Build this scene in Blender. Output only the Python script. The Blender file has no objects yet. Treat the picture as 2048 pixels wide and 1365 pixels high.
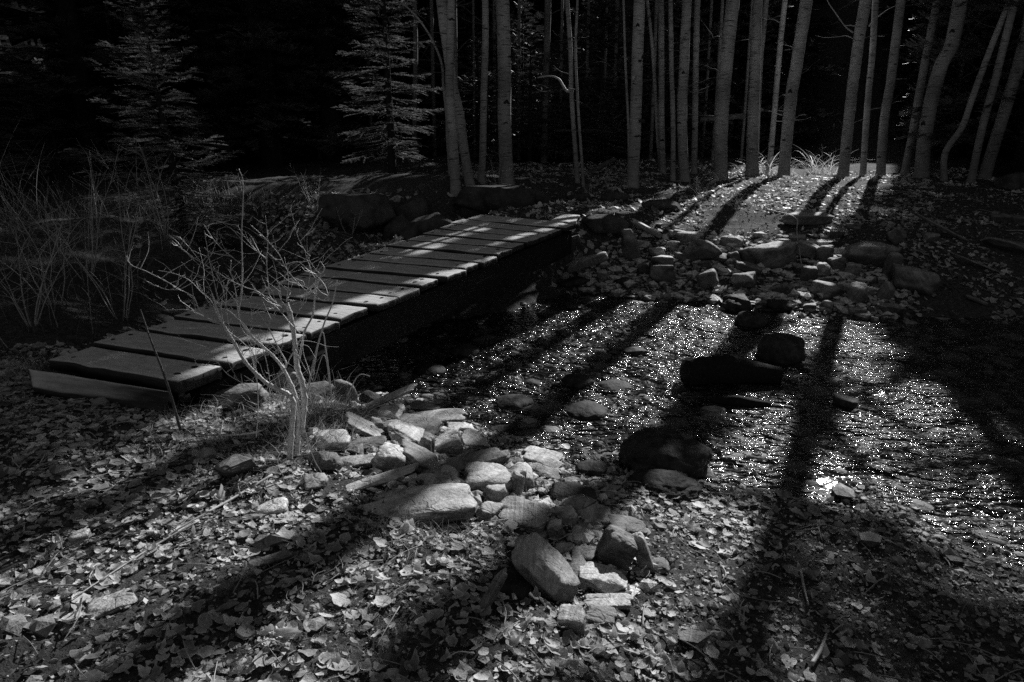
import bpy, bmesh, math, random
import numpy as np
from mathutils import Vector, Matrix, noise as mnoise

R = math.radians
rng = np.random.default_rng(11)
random.seed(11)
scene = bpy.context.scene
COL = scene.collection

# ------------------------------------------------------------------ camera
F = 1365.0                       # focal length in photo pixels (24 mm on 36 mm)
PITCH = R(17.0)
CP, SP = math.cos(PITCH), math.sin(PITCH)
CAM = np.array([0.0, 0.0, 1.5])
cam_data = bpy.data.cameras.new('camera')
cam = bpy.data.objects.new('camera', cam_data)
COL.objects.link(cam)
cam.location = CAM
cam.rotation_euler = (R(90) - PITCH, 0, 0)
cam_data.sensor_width = 36.0
cam_data.lens = F / 2048 * 36
cam_data.clip_start = 0.05
cam_data.clip_end = 800
scene.camera = cam

SUN_AZ, SUN_EL = R(28.2), R(27.5)      # azimuth measured from +Y towards +X
SUN = np.array([math.sin(SUN_AZ) * math.cos(SUN_EL), math.cos(SUN_AZ) * math.cos(SUN_EL), math.sin(SUN_EL)])
WATER_Z = -0.40


def ray(px, py):
    x, y = (px - 1024) / F, (682.5 - py) / F
    return np.array([x, CP + y * SP, -SP + y * CP])


def at(px, py, depth):
    """world point on the sight line at a given forward (optical axis) depth"""
    return CAM + ray(px, py) * depth


def at_z(px, py, z):
    d = ray(px, py)
    return CAM + d * ((z - CAM[2]) / d[2])


def project(Pw):
    """world -> photo pixels, vectorised; depth <= 0 means behind"""
    Q = np.asarray(Pw) - CAM
    zc = Q[..., 1] * CP - Q[..., 2] * SP
    yc = Q[..., 1] * SP + Q[..., 2] * CP
    zz = np.where(zc > 0.05, zc, 0.05)
    return 1024 + F * Q[..., 0] / zz, 682.5 - F * yc / zz, zc


# ------------------------------------------------------------------ noise
def vnoise(x, y, seed=0):
    x = np.asarray(x, float); y = np.asarray(y, float)
    xi, yi = np.floor(x).astype(np.int64), np.floor(y).astype(np.int64)
    fx, fy = x - xi, y - yi
    fx = fx * fx * (3 - 2 * fx); fy = fy * fy * (3 - 2 * fy)

    def h(a, b):
        n = (a * 374761393 + b * 668265263 + seed * 1442695041) & 0xffffffff
        n = ((n ^ (n >> 13)) * 1274126177) & 0xffffffff
        n = n ^ (n >> 16)
        return (n & 0xffff) / 32767.5 - 1.0
    a, b, c, d = h(xi, yi), h(xi + 1, yi), h(xi, yi + 1), h(xi + 1, yi + 1)
    return (a * (1 - fx) + b * fx) * (1 - fy) + (c * (1 - fx) + d * fx) * fy


# ------------------------------------------------------------------ terrain
CTRL = [  # photo pixel, height there
    (0, 1365, .05), (600, 1365, .0), (1000, 1365, -.06), (1400, 1365, -.2), (2048, 1365, -.33),
    (0, 1100, .06), (500, 1100, .02), (900, 1100, -.07), (1200, 1150, -.2), (1500, 1150, -.32), (1800, 1150, -.36), (2048, 1230, -.375),
    (0, 850, .10), (300, 850, .05), (550, 900, .0), (600, 950, .0), (800, 1000, -.08), (1000, 960, -.2), (1150, 950, -.36), (1400, 1000, -.35),
    (1560, 1000, -.392), (1720, 1010, -.395), (1860, 1065, -.398), (2048, 1150, -.40),
    (400, 800, .10), (470, 800, .06), (540, 790, -.02),
    (50, 775, .02), (200, 800, .03), (330, 822, .04),
    (850, 850, -.30), (700, 790, -.22), (760, 780, -.38), (640, 770, -.34), (950, 890, -.34),
    (1000, 830, -.47), (1300, 850, -.50), (1700, 900, -.52), (2000, 950, -.6), (1200, 700, -.52), (900, 730, -.52), (1600, 700, -.52), (1900, 750, -.68), (1400, 640, -.46),
    (1250, 595, -.40), (1400, 600, -.40), (1560, 622, -.40), (1750, 640, -.40), (1950, 640, -.42), (1140, 590, -.43),
    (1200, 520, -.1), (1400, 520, -.06), (1600, 520, -.06), (1800, 560, -.15), (2040, 520, .0),
    (1300, 440, .28), (1500, 430, .33), (1750, 430, .33), (2000, 440, .3), (1190, 450, .32),
    (1300, 380, .5), (1500, 350, .56), (1700, 345, .58), (1900, 355, .58), (2040, 350, .58), (1120, 410, .46), (1000, 420, .44),
    (150, 690, .1), (0, 600, .25), (100, 500, .33), (0, 450, .4), (250, 620, .0), (450, 560, -.5), (380, 510, -.4), (340, 440, .4), (600, 440, .36),
    (560, 515, -.1), (690, 470, .3), (850, 440, .4), (450, 390, .48), (700, 390, .5), (900, 390, .5),
    (560, 640, -.45), (700, 590, -.48), (850, 540, -.46), (1000, 510, -.38),
]
_P = np.array([list(at_z(a, b, z)) for a, b, z in CTRL])
_extra = np.array([[-14, 2, .2], [-14, 10, .5], [-14, 18, .8], [0, 19, .75], [8, 19, .75], [16, 18, .75], [16, 10, .2], [14, 4, -.5], [12, 0, -.4], [6, -1, -.35],
                   [2.5, -1, -.15], [0, -2, .02], [-6, -2, .08], [-6, 1, .1], [10, 6, -.6], [12, 8, -.3], [-9, 6, .35], [-6, 14, .5], [-9, 13, .5], [-3, 14.5, .55], [-4, 17, .6], [-8, 18, .6], [-1, 16, .6]], float)
_P = np.vstack([_P, _extra])


def _tps_fit(P, lam=0.002):
    n = len(P)
    d = np.linalg.norm(P[:, None, :2] - P[None, :, :2], axis=2)
    K = np.where(d > 0, d * d * np.log(d + 1e-12), 0) + lam * n * np.eye(n)
    A = np.zeros((n + 3, n + 3)); A[:n, :n] = K
    A[:n, n] = 1; A[:n, n + 1:] = P[:, :2]; A[n, :n] = 1; A[n + 1:, :n] = P[:, :2].T
    return np.linalg.solve(A, np.r_[P[:, 2], 0, 0, 0])


_W = _tps_fit(_P)


def _tps(X, Y):
    sh = X.shape; X = X.ravel(); Y = Y.ravel()
    out = np.empty(X.shape); n = len(_P)
    for i in range(0, len(X), 20000):
        x, y = X[i:i + 20000], Y[i:i + 20000]
        d2 = (x[:, None] - _P[None, :, 0]) ** 2 + (y[:, None] - _P[None, :, 1]) ** 2
        out[i:i + 20000] = 0.5 * (d2 * np.log(d2 + 1e-12)) @ _W[:n] + _W[n] + _W[n + 1] * x + _W[n + 2] * y
    return out.reshape(sh)


def sstep(a, b, v):
    t = np.clip((v - a) / (b - a), 0, 1)
    return t * t * (3 - 2 * t)


def terrain(X, Y):
    X = np.asarray(X, float); Y = np.asarray(Y, float)
    inside = sstep(-14, -12, X) * (1 - sstep(13, 15, X)) * sstep(-2.5, -1, Y) * (1 - sstep(17, 19, Y))
    z = inside * _tps(np.clip(X, -15, 16), np.clip(Y, -3, 20))
    base = np.where(Y > 8, 0.7, 0.1)
    z = z + (1 - inside) * base
    hill = np.maximum(0, Y - 19)
    z = z + 0.52 * hill * sstep(0, 16, hill) + vnoise(X * .25, Y * .25, 3) * sstep(15, 19, Y) * (1 - sstep(22, 26, Y)) * .3
    z = z + .02 * vnoise(X * 4.5, Y * 4.5, 8) * np.exp(-((z + .4) / .08) ** 2)
    z = z + 0.022 * vnoise(X * 2.2, Y * 2.2, 5) + 0.018 * vnoise(X * 6, Y * 6, 6) + .008 * vnoise(X * 17, Y * 17, 7)
    return z


def tz(x, y):
    return float(terrain(np.array([x]), np.array([y]))[0])


# cached height grid for quick lookups
GX = np.linspace(-16, 17, 661); GY = np.linspace(-3, 22, 501)
GH = terrain(*np.meshgrid(GX, GY))


def hfast(X, Y):
    X = np.asarray(X, float); Y = np.asarray(Y, float)
    u = np.clip((X - GX[0]) / (GX[1] - GX[0]), 0, len(GX) - 1.001); v = np.clip((Y - GY[0]) / (GY[1] - GY[0]), 0, len(GY) - 1.001)
    i, j = u.astype(int), v.astype(int); fx, fy = u - i, v - j
    z = (GH[j, i] * (1 - fx) + GH[j, i + 1] * fx) * (1 - fy) + (GH[j + 1, i] * (1 - fx) + GH[j + 1, i + 1] * fx) * fy
    return z


def hit(px, py, lift=0.0):
    """where the sight line meets the ground (raised by lift)"""
    d = ray(px, py)
    t = np.linspace(0.8, 26, 3000)
    Q = CAM + d * t[:, None]
    below = Q[:, 2] < hfast(Q[:, 0], Q[:, 1]) + lift
    k = int(np.argmax(below)) if below.any() else len(t) - 1
    return Q[k]


# ------------------------------------------------------------------ object helpers
def tag(o, label=None, cat=None, group=None, kind=None):
    if label: o['label'] = label
    if cat: o['category'] = cat
    if group: o['group'] = group
    if kind: o['kind'] = kind
    return o


def empty(name, loc):
    o = bpy.data.objects.new(name, None)
    o.empty_display_size = 0.1
    o.location = loc
    COL.objects.link(o)
    return o


class MB:
    """collects vertices and faces of ONE mesh"""
    def __init__(self):
        self.v = []; self.n = 0; self.f = []; self.sh = []; self.mi = []

    def add(self, verts, faces, shade=None, mi=0):
        verts = np.asarray(verts, float)
        self.v.append(verts)
        for f in faces:
            f = np.asarray(f)
            if len(f):
                self.f.append(f + self.n); self.mi.append((len(f), mi))
        self.n += len(verts)
        self.sh.append(np.full(len(verts), 1.0) if shade is None else np.broadcast_to(np.asarray(shade, float), (len(verts),)))

    def mesh(self, name, mats, origin=None, smooth=True):
        me = bpy.data.meshes.new(name)
        V = np.vstack(self.v) if self.v else np.zeros((0, 3))
        if origin is not None: V = V - np.asarray(origin)
        loops = np.concatenate([f.ravel() for f in self.f]); sizes = np.concatenate([np.full(len(f), f.shape[1]) for f in self.f])
        starts = np.r_[0, np.cumsum(sizes)[:-1]]
        me.vertices.add(len(V)); me.vertices.foreach_set('co', V.astype(np.float32).ravel())
        me.loops.add(len(loops)); me.loops.foreach_set('vertex_index', loops.astype(np.int32))
        me.polygons.add(len(sizes)); me.polygons.foreach_set('loop_start', starts.astype(np.int32))
        try: me.polygons.foreach_set('loop_total', sizes.astype(np.int32))
        except Exception: pass
        if not isinstance(mats, (list, tuple)): mats = [mats]
        for m in mats: me.materials.append(m)
        if len(mats) > 1:
            me.polygons.foreach_set('material_index', np.concatenate([np.full(c, m) for c, m in self.mi]).astype(np.int32))
        me.polygons.foreach_set('use_smooth', np.full(len(sizes), bool(smooth)))
        at_ = me.attributes.new('shade', 'FLOAT', 'POINT')
        at_.data.foreach_set('value', np.concatenate(self.sh).astype(np.float32))
        me.update(calc_edges=True); me.validate()
        return me

    def build(self, name, mats, parent=None, origin=None, smooth=True):
        """origin: world position that becomes the object's own origin"""
        if origin is None and parent is not None: origin = np.array(parent.location)
        me = self.mesh(name, mats, origin, smooth)
        o = bpy.data.objects.new(name, me)
        COL.objects.link(o)
        if parent is not None: o.parent = parent
        elif origin is not None: o.location = origin
        return o


def crom(pts, n):
    """Catmull-Rom through pts (each row any width), n samples per span"""
    P = np.asarray(pts, float)
    P = np.vstack([2 * P[0] - P[1], P, 2 * P[-1] - P[-2]])
    out = []
    for i in range(1, len(P) - 2):
        t = np.linspace(0, 1, n, endpoint=False)[:, None]
        a, b, c, d = P[i - 1], P[i], P[i + 1], P[i + 2]
        out.append(.5 * (2 * b + (c - a) * t + (2 * a - 5 * b + 4 * c - d) * t ** 2 + (3 * b - a - 3 * c + d) * t ** 3))
    out.append(P[-2][None])
    return np.vstack(out)


def tube(mb, path, rad, sides=8, shade=None, wob=0.0, mi=0):
    P = np.asarray(path, float); n = len(P)
    rad = np.broadcast_to(np.asarray(rad, float), (n,))
    T = np.gradient(P, axis=0); T /= np.linalg.norm(T, axis=1)[:, None] + 1e-12
    up = np.array([0, 0, 1.0]) if abs(T[0][2]) < .9 else np.array([1.0, 0, 0])
    N = np.cross(T[0], up); N /= np.linalg.norm(N)
    th = np.linspace(0, 2 * np.pi, sides, endpoint=False)
    V = np.empty((n, sides, 3))
    for i in range(n):
        N = N - T[i] * (N @ T[i]); N /= np.linalg.norm(N) + 1e-12
        B = np.cross(T[i], N)
        r = rad[i]
        if wob: rr = r * (1 + wob * np.sin(th * 3 + i * .7) + wob * .7 * rng.standard_normal(sides))
        else: rr = np.full(sides, r)
        V[i] = P[i] + (np.cos(th) * rr)[:, None] * N + (np.sin(th) * rr)[:, None] * B
    idx = np.arange(n * sides).reshape(n, sides)
    a, b = idx[:-1], idx[1:]
    q = np.stack([a, np.roll(a, -1, 1), np.roll(b, -1, 1), b], -1).reshape(-1, 4)
    caps = [idx[0][::-1][None], idx[-1][None]]
    mb.add(V.reshape(-1, 3), [q] + caps, shade, mi)


# ------------------------------------------------------------------ materials (black-and-white photograph: neutral greys)
def newmat(name):
    m = bpy.data.materials.new(name); m.use_nodes = True
    nt = m.node_tree; nt.nodes.clear()
    out = nt.nodes.new('ShaderNodeOutputMaterial')
    return m, nt, out


def nd(nt, typ, **kw):
    n = nt.nodes.new(typ)
    for k, v in kw.items():
        if k in n.inputs.keys(): n.inputs[k].default_value = v
        else: setattr(n, k, v)
    return n


def lk(nt, a, b): nt.links.new(a, b)


def coords(nt, scale=(1, 1, 1), kind='Object'):
    tc = nd(nt, 'ShaderNodeTexCoord'); mp = nd(nt, 'ShaderNodeMapping'); mp.inputs['Scale'].default_value = scale
    lk(nt, tc.outputs[kind], mp.inputs['Vector'])
    return mp.outputs['Vector']


def ramp(nt, fac, stops):
    r = nd(nt, 'ShaderNodeValToRGB')
    e = r.color_ramp.elements
    while len(e) < len(stops): e.new(.5)
    for k, (p, c) in enumerate(stops):
        e[k].position = p; e[k].color = (c, c, c, 1)
    lk(nt, fac, r.inputs['Fac'])
    return r.outputs['Color']


def mul(nt, a, b):
    m = nd(nt, 'ShaderNodeMath', operation='MULTIPLY')
    for i, v in enumerate((a, b)):
        if isinstance(v, (int, float)): m.inputs[i].default_value = v
        else: lk(nt, v, m.inputs[i])
    return m.outputs[0]


def noise_tex(nt, vec, scale, detail=4, rough=.6):
    n = nd(nt, 'ShaderNodeTexNoise'); n.inputs['Scale'].default_value = scale; n.inputs['Detail'].default_value = detail; n.inputs['Roughness'].default_value = rough
    lk(nt, vec, n.inputs['Vector'])
    return n.outputs['Fac']


def bump(nt, h, strength, dist, normal=None):
    b = nd(nt, 'ShaderNodeBump'); b.inputs['Strength'].default_value = strength; b.inputs['Distance'].default_value = dist
    lk(nt, h, b.inputs['Height'])
    if normal is not None: lk(nt, normal, b.inputs['Normal'])
    return b.outputs['Normal']


def attr(nt):
    a = nd(nt, 'ShaderNodeAttribute'); a.attribute_name = 'shade'
    return a.outputs['Fac']


def grey_mat(name, lo, hi, scale=8, rough=.8, spec=.3, bumps=((40, .4, .01),), use_shade=False, stretch=(1, 1, 1), rand=0.0, contrast=(.3, .7), kind='Object'):
    m, nt, out = newmat(name)
    v = coords(nt, stretch, kind)
    col = ramp(nt, noise_tex(nt, v, scale, 6, .65), [(contrast[0], lo), (contrast[1], hi)])
    if use_shade: col = mul(nt, col, attr(nt))
    if rand:
        oi = nd(nt, 'ShaderNodeObjectInfo')
        mr = nd(nt, 'ShaderNodeMapRange'); mr.inputs['To Min'].default_value = 1 - rand; mr.inputs['To Max'].default_value = 1 + rand
        lk(nt, oi.outputs['Random'], mr.inputs['Value']); col = mul(nt, col, mr.outputs[0])
    nrm = None
    for s, st, d in bumps: nrm = bump(nt, noise_tex(nt, v, s, 4, .6), st, d, nrm)
    p = nd(nt, 'ShaderNodeBsdfPrincipled'); p.inputs['Roughness'].default_value = rough; p.inputs['Specular IOR Level'].default_value = spec
    lk(nt, col, p.inputs['Base Color'])
    if nrm is not None: lk(nt, nrm, p.inputs['Normal'])
    lk(nt, p.outputs[0], out.inputs['Surface'])
    return m


M = {}
M['soil'] = grey_mat('dark_soil', .025, .15, 26, .9, .2, ((45, .9, .03), (200, .9, .010)))
def mat_rock(name, lo, hi, layers=.7):
    m, nt, out = newmat(name)
    oi = nd(nt, 'ShaderNodeObjectInfo'); tc = nd(nt, 'ShaderNodeTexCoord')
    rotv = nd(nt, 'ShaderNodeVectorRotate', rotation_type='EULER_XYZ'); lk(nt, tc.outputs['Object'], rotv.inputs['Vector'])
    cmb = nd(nt, 'ShaderNodeCombineXYZ')
    for k in range(3):
        f = nd(nt, 'ShaderNodeMath', operation='MULTIPLY_ADD'); lk(nt, oi.outputs['Random'], f.inputs[0]); f.inputs[1].default_value = (2.0, 3.0, 9.0)[k]; f.inputs[2].default_value = (-1, -1.5, 0)[k]; lk(nt, f.outputs[0], cmb.inputs[k])
    lk(nt, cmb.outputs[0], rotv.inputs['Rotation'])
    v = rotv.outputs['Vector']
    mp = nd(nt, 'ShaderNodeMapping'); mp.inputs['Scale'].default_value = (5, 5, 60); lk(nt, v, mp.inputs['Vector'])
    lay = noise_tex(nt, mp.outputs['Vector'], 1.0, 4, .65)
    blot = noise_tex(nt, v, 9, 6, .7); grain = noise_tex(nt, v, 170, 3, .65); pit = noise_tex(nt, v, 45, 4, .6)
    col = mul(nt, mul(nt, ramp(nt, blot, [(.28, lo), (.72, hi)]), ramp(nt, lay, [(.32, .6), (.58, 1.12)])), ramp(nt, grain, [(.3, .72), (.7, 1.2)]))
    mr = nd(nt, 'ShaderNodeMapRange'); mr.inputs['To Min'].default_value = .65; mr.inputs['To Max'].default_value = 1.25; lk(nt, oi.outputs['Random'], mr.inputs['Value']); col = mul(nt, col, mr.outputs[0])
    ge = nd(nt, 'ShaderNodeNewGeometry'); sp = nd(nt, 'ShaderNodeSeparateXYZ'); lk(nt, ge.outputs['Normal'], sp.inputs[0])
    col = mul(nt, col, ramp(nt, sp.outputs['Z'], [(.1, .38), (.75, 1.15)]))     # tops lightened, sides darkened: backlight put into the rock colour
    vo = nd(nt, 'ShaderNodeTexVoronoi', feature='DISTANCE_TO_EDGE'); wv = nd(nt, 'ShaderNodeVectorMath', operation='MULTIPLY_ADD'); lk(nt, v, wv.inputs[0]); wv.inputs[1].default_value = (5, 5, 9)
    nv = nd(nt, 'ShaderNodeTexNoise'); nv.inputs['Scale'].default_value = 7; lk(nt, v, nv.inputs['Vector']); lk(nt, nv.outputs['Color'], wv.inputs[2]); lk(nt, wv.outputs[0], vo.inputs['Vector']); vo.inputs['Scale'].default_value = 1.0
    ck = nd(nt, 'ShaderNodeMath', operation='MAXIMUM'); lk(nt, ramp(nt, vo.outputs['Distance'], [(.0, .0), (.03, 1.0)]), ck.inputs[0]); lk(nt, ramp(nt, noise_tex(nt, v, 5, 2, .5), [(.40, 0.0), (.52, 1.0)]), ck.inputs[1])
    crack = ck.outputs[0]
    col = mul(nt, col, ramp(nt, crack, [(0, .6), (1, 1.0)]))
    nrm = bump(nt, crack, .5, .008); nrm = bump(nt, lay, layers, .012, nrm); nrm = bump(nt, pit, .7, .010, nrm); nrm = bump(nt, grain, .6, .003, nrm)
    p = nd(nt, 'ShaderNodeBsdfPrincipled'); p.inputs['Roughness'].default_value = .75; p.inputs['Specular IOR Level'].default_value = .35
    lk(nt, col, p.inputs['Base Color']); lk(nt, nrm, p.inputs['Normal']); lk(nt, p.outputs[0], out.inputs['Surface'])
    return m


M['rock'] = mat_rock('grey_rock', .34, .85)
M['wet_rock'] = grey_mat('wet_mossy_rock', .012, .085, 14, .7, .12, ((25, .6, .02), (120, .5, .006)), rand=.25)
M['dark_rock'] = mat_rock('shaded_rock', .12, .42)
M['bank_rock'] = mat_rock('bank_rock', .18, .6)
M['moss_rock'] = grey_mat('lichen_boulder', .025, .13, 5, .9, .2, ((14, .6, .03), (90, .9, .012)), rand=.2)
def mat_deck():
    """frost lies on upward faces; sides are coloured near-black to stand in for shade in the gaps"""
    m, nt, out = newmat('frosted_deck_wood')
    v = coords(nt, (1.2, 9, 9))
    grain = noise_tex(nt, v, 5, 6, .65); fine = noise_tex(nt, coords(nt), 420, 2, .5); spots = noise_tex(nt, coords(nt, (2, 3, 3)), 2.2, 4, .6)
    top = mul(nt, mul(nt, ramp(nt, grain, [(.25, .45), (.7, .86)]), ramp(nt, fine, [(.35, .7), (.65, 1.25)])), ramp(nt, spots, [(.28, .45), (.42, 1.0)]))
    side = ramp(nt, grain, [(.3, .012), (.7, .06)])  # gap shade put into the side colour
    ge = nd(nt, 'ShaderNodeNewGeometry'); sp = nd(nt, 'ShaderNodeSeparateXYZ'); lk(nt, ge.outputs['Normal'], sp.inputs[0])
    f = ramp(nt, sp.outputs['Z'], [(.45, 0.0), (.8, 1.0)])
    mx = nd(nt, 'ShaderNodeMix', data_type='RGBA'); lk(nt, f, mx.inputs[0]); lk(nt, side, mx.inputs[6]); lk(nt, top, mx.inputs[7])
    nrm = bump(nt, grain, .5, .006); nrm = bump(nt, fine, .7, .002, nrm)
    p = nd(nt, 'ShaderNodeBsdfPrincipled'); p.inputs['Roughness'].default_value = .75; p.inputs['Specular IOR Level'].default_value = .3
    lk(nt, mx.outputs[2], p.inputs['Base Color']); lk(nt, nrm, p.inputs['Normal']); lk(nt, p.outputs[0], out.inputs['Surface'])
    return m


M['deck'] = mat_deck()
M['beam'] = grey_mat('dark_beam_wood', .006, .03, 6, .85, .2, ((30, .8, .01),), stretch=(8, 1, 8))
M['nail'] = grey_mat('rusty_nail_head', .01, .03, 30, .6, .4, ())
M['twig'] = grey_mat('pale_twig_bark', .32, .65, 25, .6, .4, ((120, .5, .003),), use_shade=True)
M['dry_grass'] = None
M['log'] = grey_mat('fallen_log_bark', .05, .16, 10, .8, .3, ((40, .8, .01),), stretch=(1, 1, 1))
M['scar'] = grey_mat('bark_scar', .015, .07, 20, .9, .1, ((60, .8, .01),))
M['conifer_bark'] = grey_mat('conifer_bark', .015, .05, 12, .9, .1, ((25, .9, .02),))
M['bush_bark'] = grey_mat('bush_bark', .36, .8, 40, .42, .6, ((150, .8, .004),), use_shade=True)


def mat_aspen():
    m, nt, out = newmat('aspen_bark')
    v = coords(nt, (6, 6, 60)); n1 = noise_tex(nt, v, 1.0, 3, .6)
    v2 = coords(nt, (14, 14, 150)); n2 = noise_tex(nt, v2, 1.0, 2, .5)
    v3 = coords(nt, (1.6, 1.6, .8)); n3 = noise_tex(nt, v3, 1.0, 4, .6)
    base = ramp(nt, n3, [(.3, .24), (.68, .64)])
    lent = ramp(nt, n1, [(.34, .22), (.45, 1.0)])
    lent2 = ramp(nt, n2, [(.30, .55), (.38, 1.0)])
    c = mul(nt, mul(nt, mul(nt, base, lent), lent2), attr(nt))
    p = nd(nt, 'ShaderNodeBsdfPrincipled'); p.inputs['Roughness'].default_value = .7; p.inputs['Specular IOR Level'].default_value = .3
    lk(nt, c, p.inputs['Base Color'])
    nb = bump(nt, n1, .5, .006); lk(nt, nb, p.inputs['Normal'])
    lk(nt, p.outputs[0], out.inputs['Surface'])
    return m


def mat_leaf(name, k, transl):
    m, nt, out = newmat(name)
    v = coords(nt, (1, 1, 1))
    col = mul(nt, mul(nt, ramp(nt, noise_tex(nt, v, 60, 3, .6), [(.3, .7), (.7, 1.15)]), attr(nt)), k)
    mn = nd(nt, 'ShaderNodeMath', operation='MINIMUM'); lk(nt, col, mn.inputs[0]); mn.inputs[1].default_value = .85; col = mn.outputs[0]
    nrm = bump(nt, noise_tex(nt, v, 160, 3, .6), .5, .004)
    p = nd(nt, 'ShaderNodeBsdfPrincipled'); p.inputs['Roughness'].default_value = .55; p.inputs['Specular IOR Level'].default_value = .45
    lk(nt, col, p.inputs['Base Color']); lk(nt, nrm, p.inputs['Normal'])
    t = nd(nt, 'ShaderNodeBsdfTranslucent'); lk(nt, col, t.inputs['Color'])
    mx = nd(nt, 'ShaderNodeMixShader'); mx.inputs[0].default_value = transl
    lk(nt, p.outputs[0], mx.inputs[1]); lk(nt, t.outputs[0], mx.inputs[2])
    lk(nt, mx.outputs[0], out.inputs['Surface'])
    return m


CALM = tuple(at_z(1655, 968, WATER_Z))


def mat_water():
    m, nt, out = newmat('stream_water')
    v = coords(nt, (1, 1, 1))
    vs = coords(nt, (1.0, 1.9, 1)); 
    n0 = noise_tex(nt, vs, 3.0, 2, .5)
    n1 = noise_tex(nt, vs, 9, 2, .5)
    n2 = noise_tex(nt, v, 24, 2, .55)
    flow = ramp(nt, noise_tex(nt, coords(nt, (1, 1.4, 1)), 2.6, 3, .6), [(.33, .42), (.56, 1.4)])
    # a calm eddy by the shore lies still and mirrors the sun
    tc = nd(nt, 'ShaderNodeTexCoord'); ds = nd(nt, 'ShaderNodeVectorMath', operation='DISTANCE'); lk(nt, tc.outputs['Object'], ds.inputs[0]); ds.inputs[1].default_value = CALM
    calm = ramp(nt, ds.outputs['Value'], [(.06, .11), (.42, 1.0)])
    amp = mul(nt, flow, calm)
    nrm = bump(nt, mul(nt, n0, amp), .9, .06)
    nrm = bump(nt, mul(nt, n1, amp), 1.0, .05, nrm)
    nrm = bump(nt, mul(nt, n2, amp), 1.0, .026, nrm)
    g = nd(nt, 'ShaderNodeBsdfGlossy'); g.inputs['Roughness'].default_value = .095; g.inputs['Color'].default_value = (1, 1, 1, 1)
    lk(nt, nrm, g.inputs['Normal'])
    g2 = nd(nt, 'ShaderNodeBsdfGlossy'); g2.inputs['Roughness'].default_value = .42; lk(nt, nrm, g2.inputs['Normal'])
    gm = nd(nt, 'ShaderNodeMixShader'); gm.inputs[0].default_value = .10; lk(nt, g.outputs[0], gm.inputs[1]); lk(nt, g2.outputs[0], gm.inputs[2])
    t = nd(nt, 'ShaderNodeBsdfTransparent'); t.inputs['Color'].default_value = (.82, .82, .82, 1)
    fr = nd(nt, 'ShaderNodeFresnel'); fr.inputs['IOR'].default_value = 1.33; lk(nt, nrm, fr.inputs['Normal'])
    mx = nd(nt, 'ShaderNodeMixShader'); lk(nt, fr.outputs[0], mx.inputs[0]); lk(nt, t.outputs[0], mx.inputs[1]); lk(nt, gm.outputs[0], mx.inputs[2])
    lk(nt, mx.outputs[0], out.inputs['Surface'])
    return m


M['aspen'] = mat_aspen()
M['leaf'] = mat_leaf('fallen_aspen_leaf', 2.9, .28)
M['dry_grass'] = mat_leaf('dry_grass_straw', .5, .4)
M['needle'] = mat_leaf('spruce_needles', .26, .4)  # lightened to put sunlight into the tone of the nearer spruces
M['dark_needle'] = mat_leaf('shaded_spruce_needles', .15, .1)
M['water'] = mat_water()

# ------------------------------------------------------------------ bridge geometry (deck corners, world)
NL = at_z(88, 723, .15); NR = at_z(352, 769, .24)
FL = at_z(965, 428, .52); FR = at_z(1150, 447, .48)


def deck_pt(u, v):
    """u along the bridge 0..1, v across 0 (left) .. 1 (right)"""
    return (NL * (1 - v) + NR * v) * (1 - u) + (FL * (1 - v) + FR * v) * u


_deckA = np.array([NL[:2], NR[:2], FR[:2], FL[:2]])


def inpoly(x, y, poly):
    x = np.asarray(x, float); y = np.asarray(y, float)
    ins = np.zeros(x.shape, bool); n = len(poly)
    for i in range(n):
        x0, y0 = poly[i]; x1, y1 = poly[(i + 1) % n]
        c = ((y0 > y) != (y1 > y))
        with np.errstate(divide='ignore', invalid='ignore'):
            ins ^= c & (x < (x1 - x0) * (y - y0) / (y1 - y0) + x0)
    return ins


def receiver(X, Y):
    z = hfast(X, Y)
    d = FL[:2] - NL[:2]
    u = np.clip(((X - NL[0]) * d[0] + (Y - NL[1]) * d[1]) / (d @ d), 0, 1)
    zd = .195 + u * .305
    return np.where(inpoly(X, Y, _deckA), zd, np.maximum(z, WATER_Z))


# ------------------------------------------------------------------ ground drawn as sunlit or dark; unseen foliage is cut to match
LIT = [
    [(330, 840), (480, 795), (640, 770), (800, 765), (1000, 880), (1130, 950), (1200, 1000), (1290, 985), (1400, 950), (1510, 975), (1590, 1030), (1500, 1150), (1420, 1210), (1340, 1190),
     (1300, 1250), (1230, 1400), (1000, 1500), (620, 1700), (-300, 1700), (-300, 1350), (0, 1050), (150, 950), (330, 880)],
    [(780, 770), (1050, 640), (1250, 590), (1450, 590), (1475, 650), (1440, 740), (1380, 800), (1390, 850), (1330, 880), (1200, 900), (1130, 950), (1000, 900), (850, 800)],
    [(1570, 640), (1700, 650), (1775, 640), (1770, 740), (1745, 860), (1700, 870), (1690, 740), (1650, 690), (1570, 690)],
    [(1400, 830), (1500, 780), (1570, 800), (1640, 880), (1690, 950), (1720, 1030), (1560, 990), (1440, 910)],
    [(1770, 790), (1800, 760), (1880, 775), (1940, 870), (2060, 880), (2150, 1000), (2150, 1180), (2048, 1140), (1860, 1085), (1740, 1020), (1680, 960), (1720, 930), (1780, 900)],
    [(1270, 490), (1235, 430), (1400, 372), (1480, 330), (1500, 300), (1790, 330), (1790, 355), (1740, 400), (1660, 450), (1600, 500), (1640, 540), (1560, 560), (1440, 585), (1350, 560)],
    [(370, 765), (430, 735), (510, 700), (590, 672), (660, 634), (760, 600), (790, 640), (600, 715), (430, 790)],
    [(440, 358), (690, 358), (690, 388), (440, 388)], [(780, 385), (930, 385), (900, 415), (790, 415)],
]
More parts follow.
